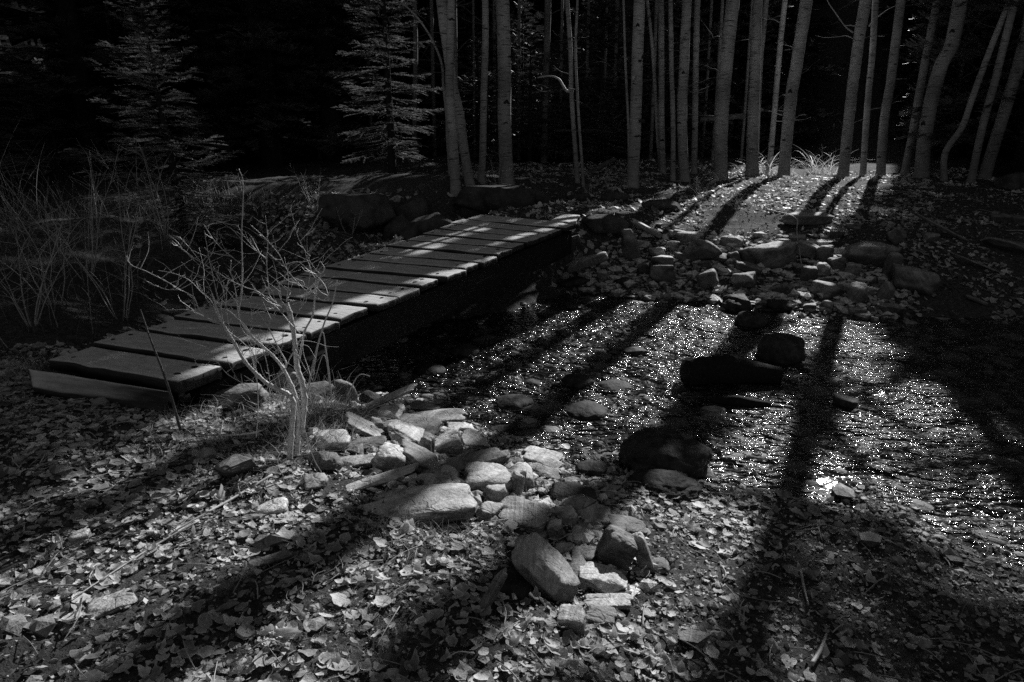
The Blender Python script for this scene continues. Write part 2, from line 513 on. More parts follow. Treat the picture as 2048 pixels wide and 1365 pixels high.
DARK = [[(1820, 900), (1990, 905), (2000, 960), (1830, 960)], [(1120, 960), (1220, 880), (1300, 840), (1400, 860), (1400, 960), (1300, 1010), (1180, 1020)],
        [(360, 905), (310, 965), (150, 1060), (-20, 1150), (-20, 1075), (150, 1000)], [(715, 1075), (700, 1110), (450, 1265), (230, 1400), (130, 1400), (420, 1235), (640, 1085)], [(1000, 1160), (960, 1225), (800, 1420), (700, 1420), (820, 1310), (950, 1170)], [(-20, 840), (330, 840), (200, 920), (-20, 980)]]
DAPPLE = [  # polygon, noise scale, threshold
    ([(560, 590), (640, 540), (760, 495), (900, 450), (1010, 435), (1080, 470), (900, 525), (760, 570), (640, 610)], 2.2, .0),
    ([(380, 390), (640, 390), (650, 470), (420, 480)], 3.0, .15),
    ([(1150, 380), (1420, 365), (1300, 450), (1200, 470)], 3.0, .25),
    ([(1640, 440), (1800, 360), (2048, 380), (2048, 500), (1700, 520)], 2.5, .45),
    ([(1500, 1040), (2048, 1130), (2048, 1365), (1200, 1365), (1330, 1170)], 2.0, .3),
    ([(90, 690), (330, 670), (330, 720), (110, 730)], 3.0, .2),
]
_e1 = np.cross(SUN, [0, 0, 1.0]); _e1 /= np.linalg.norm(_e1); _e2 = np.cross(_e1, SUN)
TARGETS = []          # (point, radius): standing things that must catch the sun
LX = np.arange(-12, 15, .03); LY = np.arange(.2, 20, .03)
_X, _Y = np.meshgrid(LX, LY); RECV = receiver(_X, _Y)
_gx = _X + .10 * vnoise(_X * 3, _Y * 3, 21); _gy = _Y + .10 * vnoise(_X * 3, _Y * 3, 22)
_px, _py, _zc = project(np.stack([_gx, _gy, RECV], -1))
LITMAP = np.zeros(_X.shape, bool)
for p in LIT: LITMAP |= inpoly(_px, _py, p)
for p, s_, th_ in DAPPLE: LITMAP |= inpoly(_px, _py, p) & (vnoise(_gx * s_, _gy * s_, 31) > th_)
for p in DARK: LITMAP &= ~inpoly(_px, _py, p)
LITMAP &= _zc > .3


def lets_light(Pw):
    """True where something at Pw (N,3) would cut off sunlight the photo shows reaching the ground"""
    Pw = np.asarray(Pw, float)
    t = np.maximum(Pw[:, 2] - .2, 0) / SUN[2]
    for k in range(7):
        gx_, gy_ = Pw[:, 0] - SUN[0] * t, Pw[:, 1] - SUN[1] * t
        i = np.clip(((gx_ - LX[0]) / .03).astype(int), 0, len(LX) - 1); j = np.clip(((gy_ - LY[0]) / .03).astype(int), 0, len(LY) - 1)
        if k < 6: t = t + .8 * (Pw[:, 2] - SUN[2] * t - RECV[j, i]) / SUN[2]
    lit = LITMAP[j, i] & (gx_ > LX[0]) & (gx_ < LX[-1]) & (gy_ > LY[0]) & (gy_ < LY[-1])
    u, v = Pw @ _e1, Pw @ _e2; w = Pw @ SUN
    for T, r in TARGETS:
        lit |= ((u - T @ _e1) ** 2 + (v - T @ _e2) ** 2 < r * r) & (w > T @ SUN)
    return lit


# ------------------------------------------------------------------ world and sun
w = bpy.data.worlds.new('World'); scene.world = w; w.use_nodes = True
nt = w.node_tree; nt.nodes.clear()
sky = nt.nodes.new('ShaderNodeTexSky'); sky.sky_type = 'NISHITA'; sky.sun_disc = False
sky.sun_elevation = SUN_EL; sky.sun_rotation = SUN_AZ
bw = nt.nodes.new('ShaderNodeRGBToBW'); bg = nt.nodes.new('ShaderNodeBackground'); wo = nt.nodes.new('ShaderNodeOutputWorld')
nt.links.new(sky.outputs[0], bw.inputs[0]); nt.links.new(bw.outputs[0], bg.inputs['Color']); nt.links.new(bg.outputs[0], wo.inputs['Surface'])
bg.inputs['Strength'].default_value = 0.05 * .78
sd = bpy.data.lights.new('sun', 'SUN'); so = bpy.data.objects.new('sun', sd); COL.objects.link(so)
sd.energy = 5.0; sd.angle = R(.42); sd.color = (1, 1, 1)
so.rotation_euler = Vector(-SUN).to_track_quat('-Z', 'Y').to_euler()
so.location = (10, 20, 20)
scene.view_settings.view_transform = 'Standard'
scene.view_settings.look = 'None'
scene.view_settings.exposure = 0
scene.cycles.max_bounces = 5
scene.cycles.transparent_max_bounces = 8
scene.cycles.use_denoising = False

# ------------------------------------------------------------------ ground and water
def axis(segs):
    out = []
    for a, b, st in segs: out += list(np.arange(a, b, st))
    return np.array(out + [segs[-1][1]])


gx = axis([(-160, -30, 10), (-30, -8, .8), (-8, -4, .12), (-4, 5, .03), (5, 9, .08), (9, 30, .7), (30, 160, 10)])
gy = axis([(-60, -2, 4), (-2, .8, .2), (.8, 5, .025), (5, 10, .045), (10, 19, .15), (19, 60, 1), (60, 260, 10)])
XX, YY = np.meshgrid(gx, gy); ZZ = terrain(XX, YY)
idx = np.arange(XX.size).reshape(XX.shape)
q = np.stack([idx[:-1, :-1], idx[:-1, 1:], idx[1:, 1:], idx[1:, :-1]], -1).reshape(-1, 4)
mb = MB(); mb.add(np.stack([XX, YY, ZZ], -1).reshape(-1, 3), [q])
tag(mb.build('ground', M['soil']), kind='structure')
wx, wy = np.linspace(-7, 15, 160), np.linspace(.2, 12.5, 120)
XX, YY = np.meshgrid(wx, wy)
ZZ = WATER_Z + .008 * vnoise(XX * 3, YY * 4, 41)
idx = np.arange(XX.size).reshape(XX.shape)
q = np.stack([idx[:-1, :-1], idx[:-1, 1:], idx[1:, 1:], idx[1:, :-1]], -1).reshape(-1, 4)
mb = MB(); mb.add(np.stack([XX, YY, ZZ], -1).reshape(-1, 3), [q])
tag(mb.build('stream_water', M['water']), kind='structure')

# ------------------------------------------------------------------ footbridge
def slab(mb, A, B, C, D, th, nx=24, ny=6, jit=.0, mi=0, seed=0):
    """board with top corners A (near left) B (near right) C (far right) D (far left), thickness th, softly worn edges"""
    r = np.random.default_rng(seed)
    us = np.r_[0, .006, .02, np.linspace(.05, .95, nx), .98, .994, 1]; vs = np.r_[0, .03, .1, np.linspace(.2, .8, ny), .9, .97, 1]
    U, V = np.meshgrid(us, vs)
    top = (A[None, None] * (1 - U[..., None]) + B * U[..., None]) * (1 - V[..., None]) + (D * (1 - U[..., None]) + C * U[..., None]) * V[..., None]
    L = np.linalg.norm(B - A); Wd = np.linalg.norm(D - A)
    e = np.minimum(np.minimum(U, 1 - U) * L, np.minimum(V, 1 - V) * Wd)
    drop = .007 * np.exp(-(e / .006)) + .0
    nz = jit * (vnoise(U * 5 + seed, V * 1.5, seed) + .5 * vnoise(U * 11, V * 9, seed + 3))
    top[..., 2] += nz - drop
    edge = jit * 2.0 * vnoise(U * 9, V * 0 + (V > .5), seed + 9) * ((V == 0) | (V == 1))
    dirv = (D - A) / Wd
    top += edge[..., None] * dirv
    ends = jit * 2.5 * r.standard_normal(V.shape) * ((U == 0) | (U == 1))
    top += ends[..., None] * (B - A) / L * .4
    bot = top.copy(); bot[..., 2] -= th
    ny_, nx_ = U.shape
    it = np.arange(ny_ * nx_).reshape(ny_, nx_); ib = it + ny_ * nx_
    qs = [np.stack([it[:-1, :-1], it[:-1, 1:], it[1:, 1:], it[1:, :-1]], -1).reshape(-1, 4), np.stack([ib[:-1, :-1], ib[1:, :-1], ib[1:, 1:], ib[:-1, 1:]], -1).reshape(-1, 4)]
    for a, b in ((it[0], ib[0]), (it[-1][::-1], ib[-1][::-1]), (it[:, 0][::-1], ib[:, 0][::-1]), (it[:, -1], ib[:, -1])):
        qs.append(np.stack([b[:-1], b[1:], a[1:], a[:-1]], -1))
    mb.add(np.vstack([top.reshape(-1, 3), bot.reshape(-1, 3)]), qs, None, mi)


def nail(mb, p, r=.011, mi=1):
    th = np.linspace(0, 2 * np.pi, 8, endpoint=False)
    ring = np.stack([p[0] + r * np.cos(th) * 1.4, p[1] + r * np.sin(th), np.full(8, p[2])], 1)
    mb.add(np.vstack([ring + [0, 0, .0045], ring - [0, 0, .01]]), [np.arange(8)[None], np.array([[i, i + 8, (i + 1) % 8 + 8, (i + 1) % 8] for i in range(8)])[:, ::-1]], None, mi)


def obj_local(mb, name, mats, parent, A, B):
    """object whose own x axis runs along A->B (so wood grain follows the board)"""
    x = (B - A) / np.linalg.norm(B - A); y = np.cross([0, 0, 1.0], x); y /= np.linalg.norm(y); z = np.cross(x, y)
    Rm = np.stack([x, y, z], 1)
    V = [(v - A) @ Rm for v in mb.v]
    mb.v = V
    me = mb.mesh(name, mats)
    o = bpy.data.objects.new(name, me); COL.objects.link(o)
    m4 = Matrix.Identity(4)
    for i in range(3):
        for j in range(3): m4[i][j] = Rm[i, j]
        m4[i][3] = A[i] - (parent.location[i] if parent else 0)
    o.matrix_local = m4
    if parent: o.parent = parent
    o.matrix_local = m4
    return o


bridge = tag(empty('footbridge', (NL + NR) / 2 - [0, 0, .25]), 'low frosted wooden plank footbridge crossing the small stream without railings', 'footbridge')
NPL = 17
u_edges = []
prev = np.array([86, 185, 280, 338, 409, 491, 538, 596, 634, 694, 723, 764, 803, 835, 863, 893, 924, 965])
# edges measured in the photo along the left side, turned into distance along the bridge
for px in prev:
    us_ = np.linspace(0, 1, 800); pp = np.array([deck_pt(u, 0) for u in us_]); ppx = project(pp)[0]
    u_edges.append(us_[np.argmin(abs(ppx - px))])
u_eq = np.linspace(0, 1, NPL + 1)
u_edges = .35 * np.array(u_edges) + .65 * u_eq
for i in range(NPL):
    r = np.random.default_rng(100 + i)
    g = .0040 + .0014 * r.random()
    u0, u1 = u_edges[i] + g, u_edges[i + 1] - g * .6
    l = -.01 + .018 * r.standard_normal(); rr = 1 + .012 + .016 * r.standard_normal(); sk = .0016 * r.standard_normal()
    if i == 0: l, rr = 0.0, 1.0
    zz = .0045 * r.standard_normal(2)
    A, B, C, D = deck_pt(u0 + sk, l), deck_pt(u0 - sk, rr), deck_pt(u1 - sk, rr), deck_pt(u1 + sk, l)
    for k, p in enumerate((A, B, C, D)): p[2] += zz[0 if k in (0, 3) else 1] + (.008 if k < 2 else -.004) * r.random()
    th = .045 if i else .065
    mb = MB(); slab(mb, A, B, C, D, th, jit=.0036, seed=100 + i)
    for v in (.09, .91):
        for uu in (.25, .75):
            p = (A * (1 - v) + B * v) * (1 - uu) + (D * (1 - v) + C * v) * uu + np.r_[.012 * r.standard_normal(2), 0]
            if r.random() < .85: nail(mb, p, .009 + .005 * r.random())
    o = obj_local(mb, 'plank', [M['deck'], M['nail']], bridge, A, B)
    if i == 0: o['label'] = 'thick worn end plank'
# stringers under the deck
for v, w_ in ((.06, .16), (.9, .18)):
    mb = MB()
    a, b = deck_pt(.035, v), deck_pt(1.0, v)
    ax = (b - a) / np.linalg.norm(b - a); sd_ = np.cross([0, 0, 1.0], ax); sd_ /= np.linalg.norm(sd_)
    a0, b0 = a - [0, 0, .085], b - [0, 0, .085]
    slab(mb, a0 - sd_ * -w_ / 2, a0 - sd_ * w_ / 2, b0 - sd_ * w_ / 2, b0 - sd_ * -w_ / 2, .27, jit=.006, seed=int(v * 100))
    obj_local(mb, 'beam', M['beam'], bridge, a0, b0)
# sloping boards at the two ends
A, B = at_z(56, 736, .155), at_z(339, 782, .20); C, D = at_z(331, 818, .11), at_z(64, 776, .085)
mb = MB(); slab(mb, D, C, B, A, .045, jit=.003, seed=77)
for px, py in ((290, 786), (292, 803)):
    nail(mb, at_z(px, py, .125 if py < 790 else .095), .01)
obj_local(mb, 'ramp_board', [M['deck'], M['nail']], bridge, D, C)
A, B, C, D = at_z(1100, 441, .5), at_z(1150, 446, .5), at_z(1160, 430, .5), at_z(1125, 428, .5)
mb = MB(); slab(mb, A, B, C, D, .04, jit=.003, seed=78)
obj_local(mb, 'ramp_board', [M['deck'], M['nail']], bridge, A, B)

# ------------------------------------------------------------------ rocks
_bm = bmesh.new(); bmesh.ops.create_icosphere(_bm, subdivisions=4, radius=1); ICO4 = (np.array([v.co[:] for v in _bm.verts]), np.array([[v.index for v in f.verts] for f in _bm.faces])); _bm.free()
_bm = bmesh.new(); bmesh.ops.create_icosphere(_bm, subdivisions=5, radius=1); ICO5 = (np.array([v.co[:] for v in _bm.verts]), np.array([[v.index for v in f.verts] for f in _bm.faces])); _bm.free()
_bm = bmesh.new(); bmesh.ops.create_icosphere(_bm, subdivisions=3, radius=1); ICO3 = (np.array([v.co[:] for v in _bm.verts]), np.array([[v.index for v in f.verts] for f in _bm.faces])); _bm.free()


def rock_shape(seed, ico, roundness=.5, rough=.05):
    r = np.random.default_rng(seed)
    D, Fc = ico
    npl = int(11 + roundness * 12)
    N = r.standard_normal((npl, 3)); N /= np.linalg.norm(N, axis=1)[:, None]
    N[0] = [0.1 * r.standard_normal(), .1 * r.standard_normal(), 1]; N[1] = [0, 0, -1]; N[2] = [1, .2 * r.standard_normal(), .2 * r.standard_normal()]; N[3] = [-1, .2 * r.standard_normal(), .3 * r.standard_normal()]
    N[4] = [.2 * r.standard_normal(), -1, .3 * r.standard_normal()]; N[5] = [.2 * r.standard_normal(), 1, .3 * r.standard_normal()]
    N /= np.linalg.norm(N, axis=1)[:, None]
    h = .66 + .34 * r.random(npl); h[:6] = .86 + .14 * r.random(6)
    if roundness <= .2: h = .80 + .25 * r.random(npl); h[:6] = .60 + .14 * r.random(6)
    h = h * (1 - roundness) + .93 * roundness
    c = np.maximum(D @ N.T, 1e-3)
    rad = h[None] / c
    p = 60 - 47 * roundness
    rr = (np.sum(rad ** -p, axis=1)) ** (-1 / p)
    if roundness <= .26:
        q_ = 5 + 5 * r.random(); rr = (np.abs(D) ** q_).sum(1) ** (-1 / q_)
        for _ in range(5):
            n_ = r.standard_normal(3); n_ /= np.linalg.norm(n_); rr = np.minimum(rr, r.uniform(.98, 1.3) / np.maximum(D @ n_, 1e-3))
        rr = rr * (1 + r.uniform(-.14, .14) * D[:, 0] * np.sign(D[:, 1]) + r.uniform(-.1, .1) * D[:, 1])
    if roundness >= .8: rr = np.ones(len(D)); rough = max(rough, .16)
    off = Vector(r.random(3) * 100)
    nz = np.array([mnoise.noise(Vector(d) * 1.8 + off) * .55 - abs(mnoise.noise(Vector(d) * 3.6 + off)) * .5 + mnoise.noise(Vector(d) * 9.0 + off) * .2 + mnoise.noise(Vector(d) * 19.0 + off) * .1 for d in D])
    rr = rr * (1 + rough * nz * 1.6)
    V = D * rr[:, None]
    lo, hi = V.min(0), V.max(0)
    return (V - (lo + hi) / 2) / ((hi - lo) / 2), Fc


ROCKS = []


def rock(px, py, w, h, rot=0, label=None, mat='rock', ico=None, roundness=.35, flat=None, group=None, cat='rock', name='rock', sink=.35, rough=.075, seed=None, depth=.8, part=False):
    seed = int(px * 7 + py * 13) if seed is None else seed
    r = np.random.default_rng(seed)
    d0 = ray(px, py); alpha = math.atan2(-d0[2], math.hypot(d0[0], d0[1]))
    p = hit(px, py + .25 * h)
    zc = p[1] * CP - (p[2] - CAM[2]) * SP
    ca, sa = abs(math.cos(R(rot))), abs(math.sin(R(rot)))
    W, H = w * zc / F, h * zc / F
    if rot:                       # box of a tilted rock -> its own length and thickness
        den = ca * ca - sa * sa
        if abs(den) < .5: W, H = 1.1 * max(W, H), .7 * min(W, H)
        else: W, H = max((W * ca - H * sa) / den, .6 * W), max((H * ca - W * sa) / den, .35 * H)
    dep = depth * min(W, H * 2.2)
    th = (H - dep * math.sin(alpha)) / math.cos(alpha)
    if th < .35 * H: th = .35 * H; dep = min((H - th * math.cos(alpha)) / max(math.sin(alpha), .12), 1.4 * W)
    V0_, Fc = rock_shape(seed, ico or (ICO4 if w > 50 else ICO3), roundness, rough)
    fw = np.array([d0[0], d0[1], 0]); fw /= np.linalg.norm(fw); rt = np.array([fw[1], -fw[0], 0])
    t = R(rot)
    X = rt * math.cos(t) + np.array([0, 0, 1]) * math.sin(t); Z = -rt * math.sin(t) + np.array([0, 0, 1]) * math.cos(t)
    yaw = (.25 if w < 140 else .1) * r.standard_normal(); cyw, syw = math.cos(yaw), math.sin(yaw)
    tcur = zc; sx = sy = 1.0
    # the box that was measured covers the part above ground: size and seat the stone until it does
    for it_ in range(4):
        V = V0_ * np.array([W / 2 * sx, dep / 2 * (sx + sy) / 2, th / 2 * sy])
        Wd = np.outer(V[:, 0] * cyw - V[:, 1] * syw, X) + np.outer(V[:, 0] * syw + V[:, 1] * cyw, fw) + np.outer(V[:, 2], Z)
        hz_ = Wd[:, 2].max() - Wd[:, 2].min()
        g = hfast(p[0], p[1]); g = float(max(g, WATER_Z - .05))
        cz = g + hz_ * (.5 - sink * .6)
        c = CAM + d0 * min((cz - CAM[2]) / min(d0[2], -.03), zc * 1.08)
        # seat by the ground under the middle of the stone
        for _ in range(4):
            g = float(max(hfast(c[0], c[1]), WATER_Z - .05)); cz = g + hz_ * (.5 - sink * .6)
            c2 = CAM + d0 * min((cz - CAM[2]) / min(d0[2], -.03), zc * 1.08); c = .5 * c + .5 * c2
        Q = Wd + c; vis = Q[:, 2] > np.maximum(hfast(Q[:, 0], Q[:, 1]), WATER_Z) - .01
        qx, qy, qz = project(Q[vis] if vis.sum() > 8 else Q)
        sx *= np.clip(w / max(qx.max() - qx.min(), 1), .6, 1.6); sy *= np.clip(h / max(qy.max() - qy.min(), 1), .6, 1.6)
        sx, sy = min(sx, 2.2), min(sy, 2.2)
    mb = MB(); mb.add(Wd, [Fc])
    o = mb.build(name, M[mat]); o.location = c
    ROCKS.append((c[0], c[1], np.ptp(Wd[:, 0]) / 2, np.ptp(Wd[:, 1]) / 2))
    tag(o, label, cat, group)
    return o


# pile on the near shore; boxes read off a zoom of the photo (zoom factor 2.5275, offset 600,780)
PILE = [
    (400, 62, 280, 110, 22, 'flat slab rising to the right at the back of the near rock pile', 'rock', .2),
    (460, 122, 135, 85, 0, 'small block tucked below the rising slab at the pile back', 'rock', .3),
    (620, 82, 170, 60, -5, 'low dark stone at the back edge of the pile against the water', 'dark_rock', .4),
    (690, 140, 290, 75, -4, 'long flat slab along the water at the back of the pile', 'rock', .2),
    (812, 187, 135, 58, -6, 'rounded flat stone at the right end of the long waterside slab', 'rock', .5),
    (330, 192, 190, 130, -32, 'striped slab tilted down to the right behind the bush stem', 'rock', .15),
    (575, 187, 250, 115, 0, 'dark block with a shaded face behind the heart shaped stone', 'dark_rock', .2),
    (535, 222, 175, 115, -18, 'smooth heart shaped stone leaning in the middle of the pile', 'rock', .65),
    (167, 260, 165, 105, 0, 'grey cube like stone just right of the bush foot', 'rock', .3),
    (332, 277, 205, 75, 0, 'dark low stone beside the cube like stone by the bush', 'dark_rock', .3),
    (392, 182, 80, 75, 0, 'small pale stone wedged against the striped tilted slab', 'rock', .5),
    (762, 207, 85, 42, 0, 'thin little stone below the waterside slab', 'rock', .4),
    (750, 277, 150, 125, 20, 'striated wedge stone at the right of the heart shaped stone', 'rock', .2),
    (868, 262, 150, 95, -8, 'speckled stone sloping toward the water behind the shadowed slab', 'rock', .35),
    (642, 292, 75, 95, 0, 'narrow upright stone under the heart shaped stone', 'rock', .2),
    (120, 345, 195, 125, -14, 'rounded dark stone at the left front of the pile by grass stalks', 'dark_rock', .6),
    (312, 362, 225, 62, 3, 'flat whitish stone between the dark round stone and bright wedge', 'rock', .3),
    (460, 350, 170, 150, -24, 'bright angular wedge stone at the heart of the pile', 'rock', .1),
    (602, 350, 200, 165, -30, 'dark striated stone leaning right of the bright wedge', 'dark_rock', .2),
    (860, 372, 330, 130, 14, 'long slab half in tree shadow rising to the right', 'dark_rock', .2),
    (1075, 365, 115, 52, 0, 'flat grey stone at the right tip of the shadowed slab', 'rock', .4),
    (1225, 345, 195, 115, -8, 'pyramid shaped stone at the water edge of the pile', 'rock', .05),
    (1230, 412, 150, 75, -10, 'dome shaped stone in front of the pyramid stone', 'rock', .6),
    (752, 432, 100, 90, -10, 'little pale block between the dark slabs and white boulder', 'rock', .15),
    (362, 465, 375, 130, 14, 'long rounded bar of stone rising right above the big flat slab', 'rock', .5),
    (690, 470, 180, 85, -12, 'grey stone behind the right end of the big flat slab', 'rock', .3),
    (950, 462, 230, 165, 0, 'white fractured boulder in the centre of the pile', 'rock', .2),
    (1112, 450, 145, 130, -12, 'white rounded boulder right of the fractured one', 'rock', .45),
    (1096, 495, 85, 135, -10, 'narrow white stone standing against the fractured boulder', 'rock', .2),
    (990, 527, 130, 105, 0, 'small round grey stone in front of the fractured white boulder', 'rock', .6),
    (600, 580, 540, 185, 0, 'largest flat pale slab with grass growing at its front edge', 'rock', .15),
    (950, 612, 125, 105, -25, 'grey stone between the big flat slab and square block', 'rock', .4),
    (1130, 632, 250, 165, 0, 'square block with bright flat top and striped face', 'rock', .05),
    (1342, 632, 110, 90, 0, 'small smooth stone right of the square block', 'rock', .6),
    (1490, 632, 185, 110, 0, 'pale cracked stone right of the small smooth one', 'rock', .25),
    (1652, 690, 190, 110, -12, 'dark wedge stone at the right end of the pile', 'dark_rock', .15),
    (1290, 712, 75, 105, 0, 'small upright stone beside the square block', 'rock', .5),
    (1598, 810, 200, 210, -25, 'dark blocky stone with a moss tuft on top', 'dark_rock', .25),
    (1732, 832, 115, 180, 20, 'upright slab leaning at the right edge of the pile', 'rock', .15),
    (1430, 742, 120, 80, 0, 'leaf covered stone below the cracked pale one', 'rock', .4),
    (1240, 885, 310, 330, -35, 'big smooth oval boulder lying across the front of the pile', 'rock', .7),
    (1072, 990, 225, 160, -4, 'black shaded block left of the oval boulder', 'wet_rock', .2),
    (962, 1040, 120, 205, -28, 'upright flat slab leaning left in front of the black block', 'dark_rock', .2),
    (1532, 955, 225, 150, -8, 'dome shaped boulder right of the oval boulder', 'rock', .5),
    (1555, 1072, 245, 78, -5, 'flat brick like stone in front of the dome boulder', 'rock', .25),
    (1520, 1147, 155, 110, -8, 'dark notched stone at the foot of the brick like stone', 'dark_rock', .3),
    (1372, 1160, 140, 130, 8, 'angular stone at the very front of the pile', 'rock', .15),
    (1430, 832, 115, 85, 0, 'small stone between the oval boulder and moss tuft stone', 'dark_rock', .3),
    (1338, 805, 100, 65, 0, 'small flat stone behind the oval boulder', 'rock', .4),
    (1820, 892, 105, 75, 0, 'half buried stone right of the upright slab', 'dark_rock', .4),
    (75, 472, 115, 85, 0, 'grey stone under grass stalks at the left of the stone bar', 'dark_rock', .4),
    (1480, 402, 165, 85, 0, 'black mossy stone on the waterline beside the pile', 'wet_rock', .6),
    (1380, 530, 220, 100, 0, 'dark mossy lump between the pile and the shore leaves', 'wet_rock', .7),
    (820, 330, 70, 50, 0, 'small shard peeking out above the shadowed slab', 'rock', .2),
    (1010, 205, 180, 50, 0, 'dark half sunken stone in the water behind the pile', 'wet_rock', .5),
]
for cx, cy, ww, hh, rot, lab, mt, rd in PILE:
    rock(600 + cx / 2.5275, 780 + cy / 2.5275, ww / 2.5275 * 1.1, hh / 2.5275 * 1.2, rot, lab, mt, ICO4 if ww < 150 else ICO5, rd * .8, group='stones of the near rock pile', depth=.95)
rock(1330, 912, 190, 112, 0, 'large dark wet boulder at the water edge right of the pile', 'wet_rock', ICO5, 1.0, rough=.09, cat='boulder', name='boulder')
rock(1330, 970, 150, 70, 0, 'dark flat boulder with a pale rim below the large wet boulder', 'wet_rock', ICO5, .85, rough=.08, cat='boulder', name='boulder')
NEAR = [
    (222, 1208, 105, 62, 0, 'pale broken rock among leaves in the left foreground', 'rock', .2), (533, 1122, 105, 40, 10, 'dark slab half buried in leaves in the foreground', 'dark_rock', .2),
    (160, 1075, 48, 36, 0, 'small pale angular rock in the leaves at far left', 'rock', .1), (544, 1018, 68, 46, 6, 'pale rock with flat top left of the largest slab', 'rock', .2),
    (400, 780, 90, 55, 10, 'striped rock beside the end of the first bridge plank', 'rock', .2), (478, 790, 120, 60, 12, 'dark rock under the bridge edge behind the bush', 'dark_rock', .3),
    (570, 765, 70, 60, 0, 'frosty boulder behind the bush stems below the deck', 'rock', .5), (630, 785, 80, 45, 0, 'dark boulder by the bush at the stream edge', 'dark_rock', .6),
    (690, 785, 50, 50, 0, 'dark knob of rock below the bridge beside bent grass', 'dark_rock', .4), (475, 935, 90, 50, 0, 'dark rock left of the bush foot', 'dark_rock', .5),
    (740, 800, 45, 35, 0, 'small wet rock right under the bridge side', 'wet_rock', .4), (450, 1213, 60, 26, 8, 'low dark stone in the foreground shadow streak', 'dark_rock', .3),
]
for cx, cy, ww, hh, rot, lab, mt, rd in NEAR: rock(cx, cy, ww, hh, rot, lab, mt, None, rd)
WATERR = [
    (1172, 826, 82, 44, 0, 'oval black stone with wet top in mid stream', .6), (1028, 808, 76, 40, 0, 'black stone with dripping grass left of mid stream', .5), (1264, 707, 60, 32, 10, 'pointed dark stone near the stream centre', .3),
    (1155, 764, 60, 32, 0, 'small dark stone in the left riffle', .5), (1063, 770, 40, 22, 0, 'tiny dark stone next to the left riffle stone', .5), (1503, 643, 68, 38, 0, 'mossy round stone near the far shore', .7),
    (1562, 702, 100, 70, 0, 'big black block standing in the stream', .45), (1473, 612, 60, 34, 0, 'wet stone with shiny top at the far shoreline', .5), (930, 705, 60, 26, 0, 'low stone in the shadow beside the bridge', .5),
    (860, 742, 60, 30, 0, 'foam ringed dark stone in the bridge shadow', .5), (1230, 775, 50, 24, 0, 'flat black stone among the sparkles', .5), (1690, 810, 55, 36, 0, 'angular stone just under the right water', .2),
]
for cx, cy, ww, hh, rot, lab, rd in WATERR: rock(cx, cy, ww, hh * .9, rot, lab, 'wet_rock', ICO4, .85 if rd > .3 else .5, sink=.3, rough=.09, group='stones standing in the stream')
FAR = [  # zoom factor 2.844, offset 1348,400
    (150, 292, 210, 105, 0, 'dark', .5), (245, 330, 115, 48, 0, 'rock', .4), (560, 317, 245, 130, 8, 'rock', .3), (420, 322, 95, 85, 18, 'dark', .3), (340, 325, 65, 52, 15, 'dark', .3),
    (420, 385, 145, 72, -14, 'dark', .2), (175, 365, 80, 38, 0, 'dark', .5), (390, 462, 135, 85, 5, 'dark', .4), (190, 452, 110, 95, 20, 'dark', .3), (720, 388, 95, 50, 0, 'rock', .4), (765, 422, 95, 75, 0, 'dark', .3),
    (845, 405, 88, 78, -8, 'rock', .4), (925, 378, 95, 82, 15, 'dark', .2), (1012, 396, 95, 72, -10, 'rock', .2), (1237, 382, 105, 120, -10, 'rock', .3), (1370, 462, 245, 150, -8, 'rock', .6), (1045, 535, 115, 105, 0, 'rock', .4),
    (1125, 522, 88, 52, -8, 'rock', .3), (1205, 522, 95, 100, 0, 'rock', .5), (985, 327, 75, 42, 8, 'rock', .3), (1110, 310, 300, 125, 0, 'dark', .4), (880, 512, 205, 90, 0, 'dark', .6), (600, 500, 95, 56, 30, 'rock', .1),
    (640, 512, 65, 55, 0, 'dark', .3), (870, 602, 75, 52, 0, 'rock', .4), (1040, 632, 105, 44, 4, 'rock', .3), (1230, 622, 155, 56, 0, 'dark', .5), (1080, 662, 95, 40, 0, 'dark', .4), (1140, 686, 46, 32, 0, 'rock', .5),
    (770, 612, 70, 40, 0, 'rock', .4), (845, 622, 80, 34, 0, 'rock', .4), (600, 600, 130, 60, 0, 'wet', .4), (355, 592, 150, 80, 0, 'wet', .5), (505, 590, 70, 35, 0, 'dark', .4), (700, 590, 60, 32, 0, 'rock', .4), (800, 585, 60, 30, 0, 'rock', .4), (930, 590, 60, 34, 0, 'dark', .4),
    (1530, 162, 300, 110, -27, 'rock', .15), (1460, 216, 90, 52, 0, 'dark', .4), (1268, 202, 100, 95, 40, 'dark', .2), (1905, 115, 210, 62, 0, 'dark', .2), (760, 285, 135, 95, -22, 'rock', .2), (855, 312, 100, 85, 0, 'dark', .3),
    (760, 108, 270, 62, -4, 'rock', .3), (700, 215, 90, 40, 0, 'dark', .3), (620, 250, 90, 50, 0, 'rock', .3), (90, 215, 140, 60, 0, 'rock', .2), (30, 195, 70, 45, -8, 'rock', .2), (330, 240, 120, 60, 0, 'rock', .3), (1900, 260, 260, 90, -10, 'dark', .4),
    (1700, 350, 300, 80, -16, 'dark', .5), (1720, 570, 120, 50, -15, 'dark', .3), (920, 200, 90, 44, 0, 'dark', .4), (1020, 150, 80, 34, 0, 'dark', .4), (1820, 90, 60, 40, 0, 'dark', .4),
]
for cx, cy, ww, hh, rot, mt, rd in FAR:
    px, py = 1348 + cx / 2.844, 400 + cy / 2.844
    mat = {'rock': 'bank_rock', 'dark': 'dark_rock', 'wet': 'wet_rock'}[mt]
    rock(px, py, ww / 2.844 * 1.15, hh / 2.844 * 1.25, rot, None, mat, ICO4, rd * .7, group='stones of the far bank', sink=.38)['px'] = (px, py, ww)
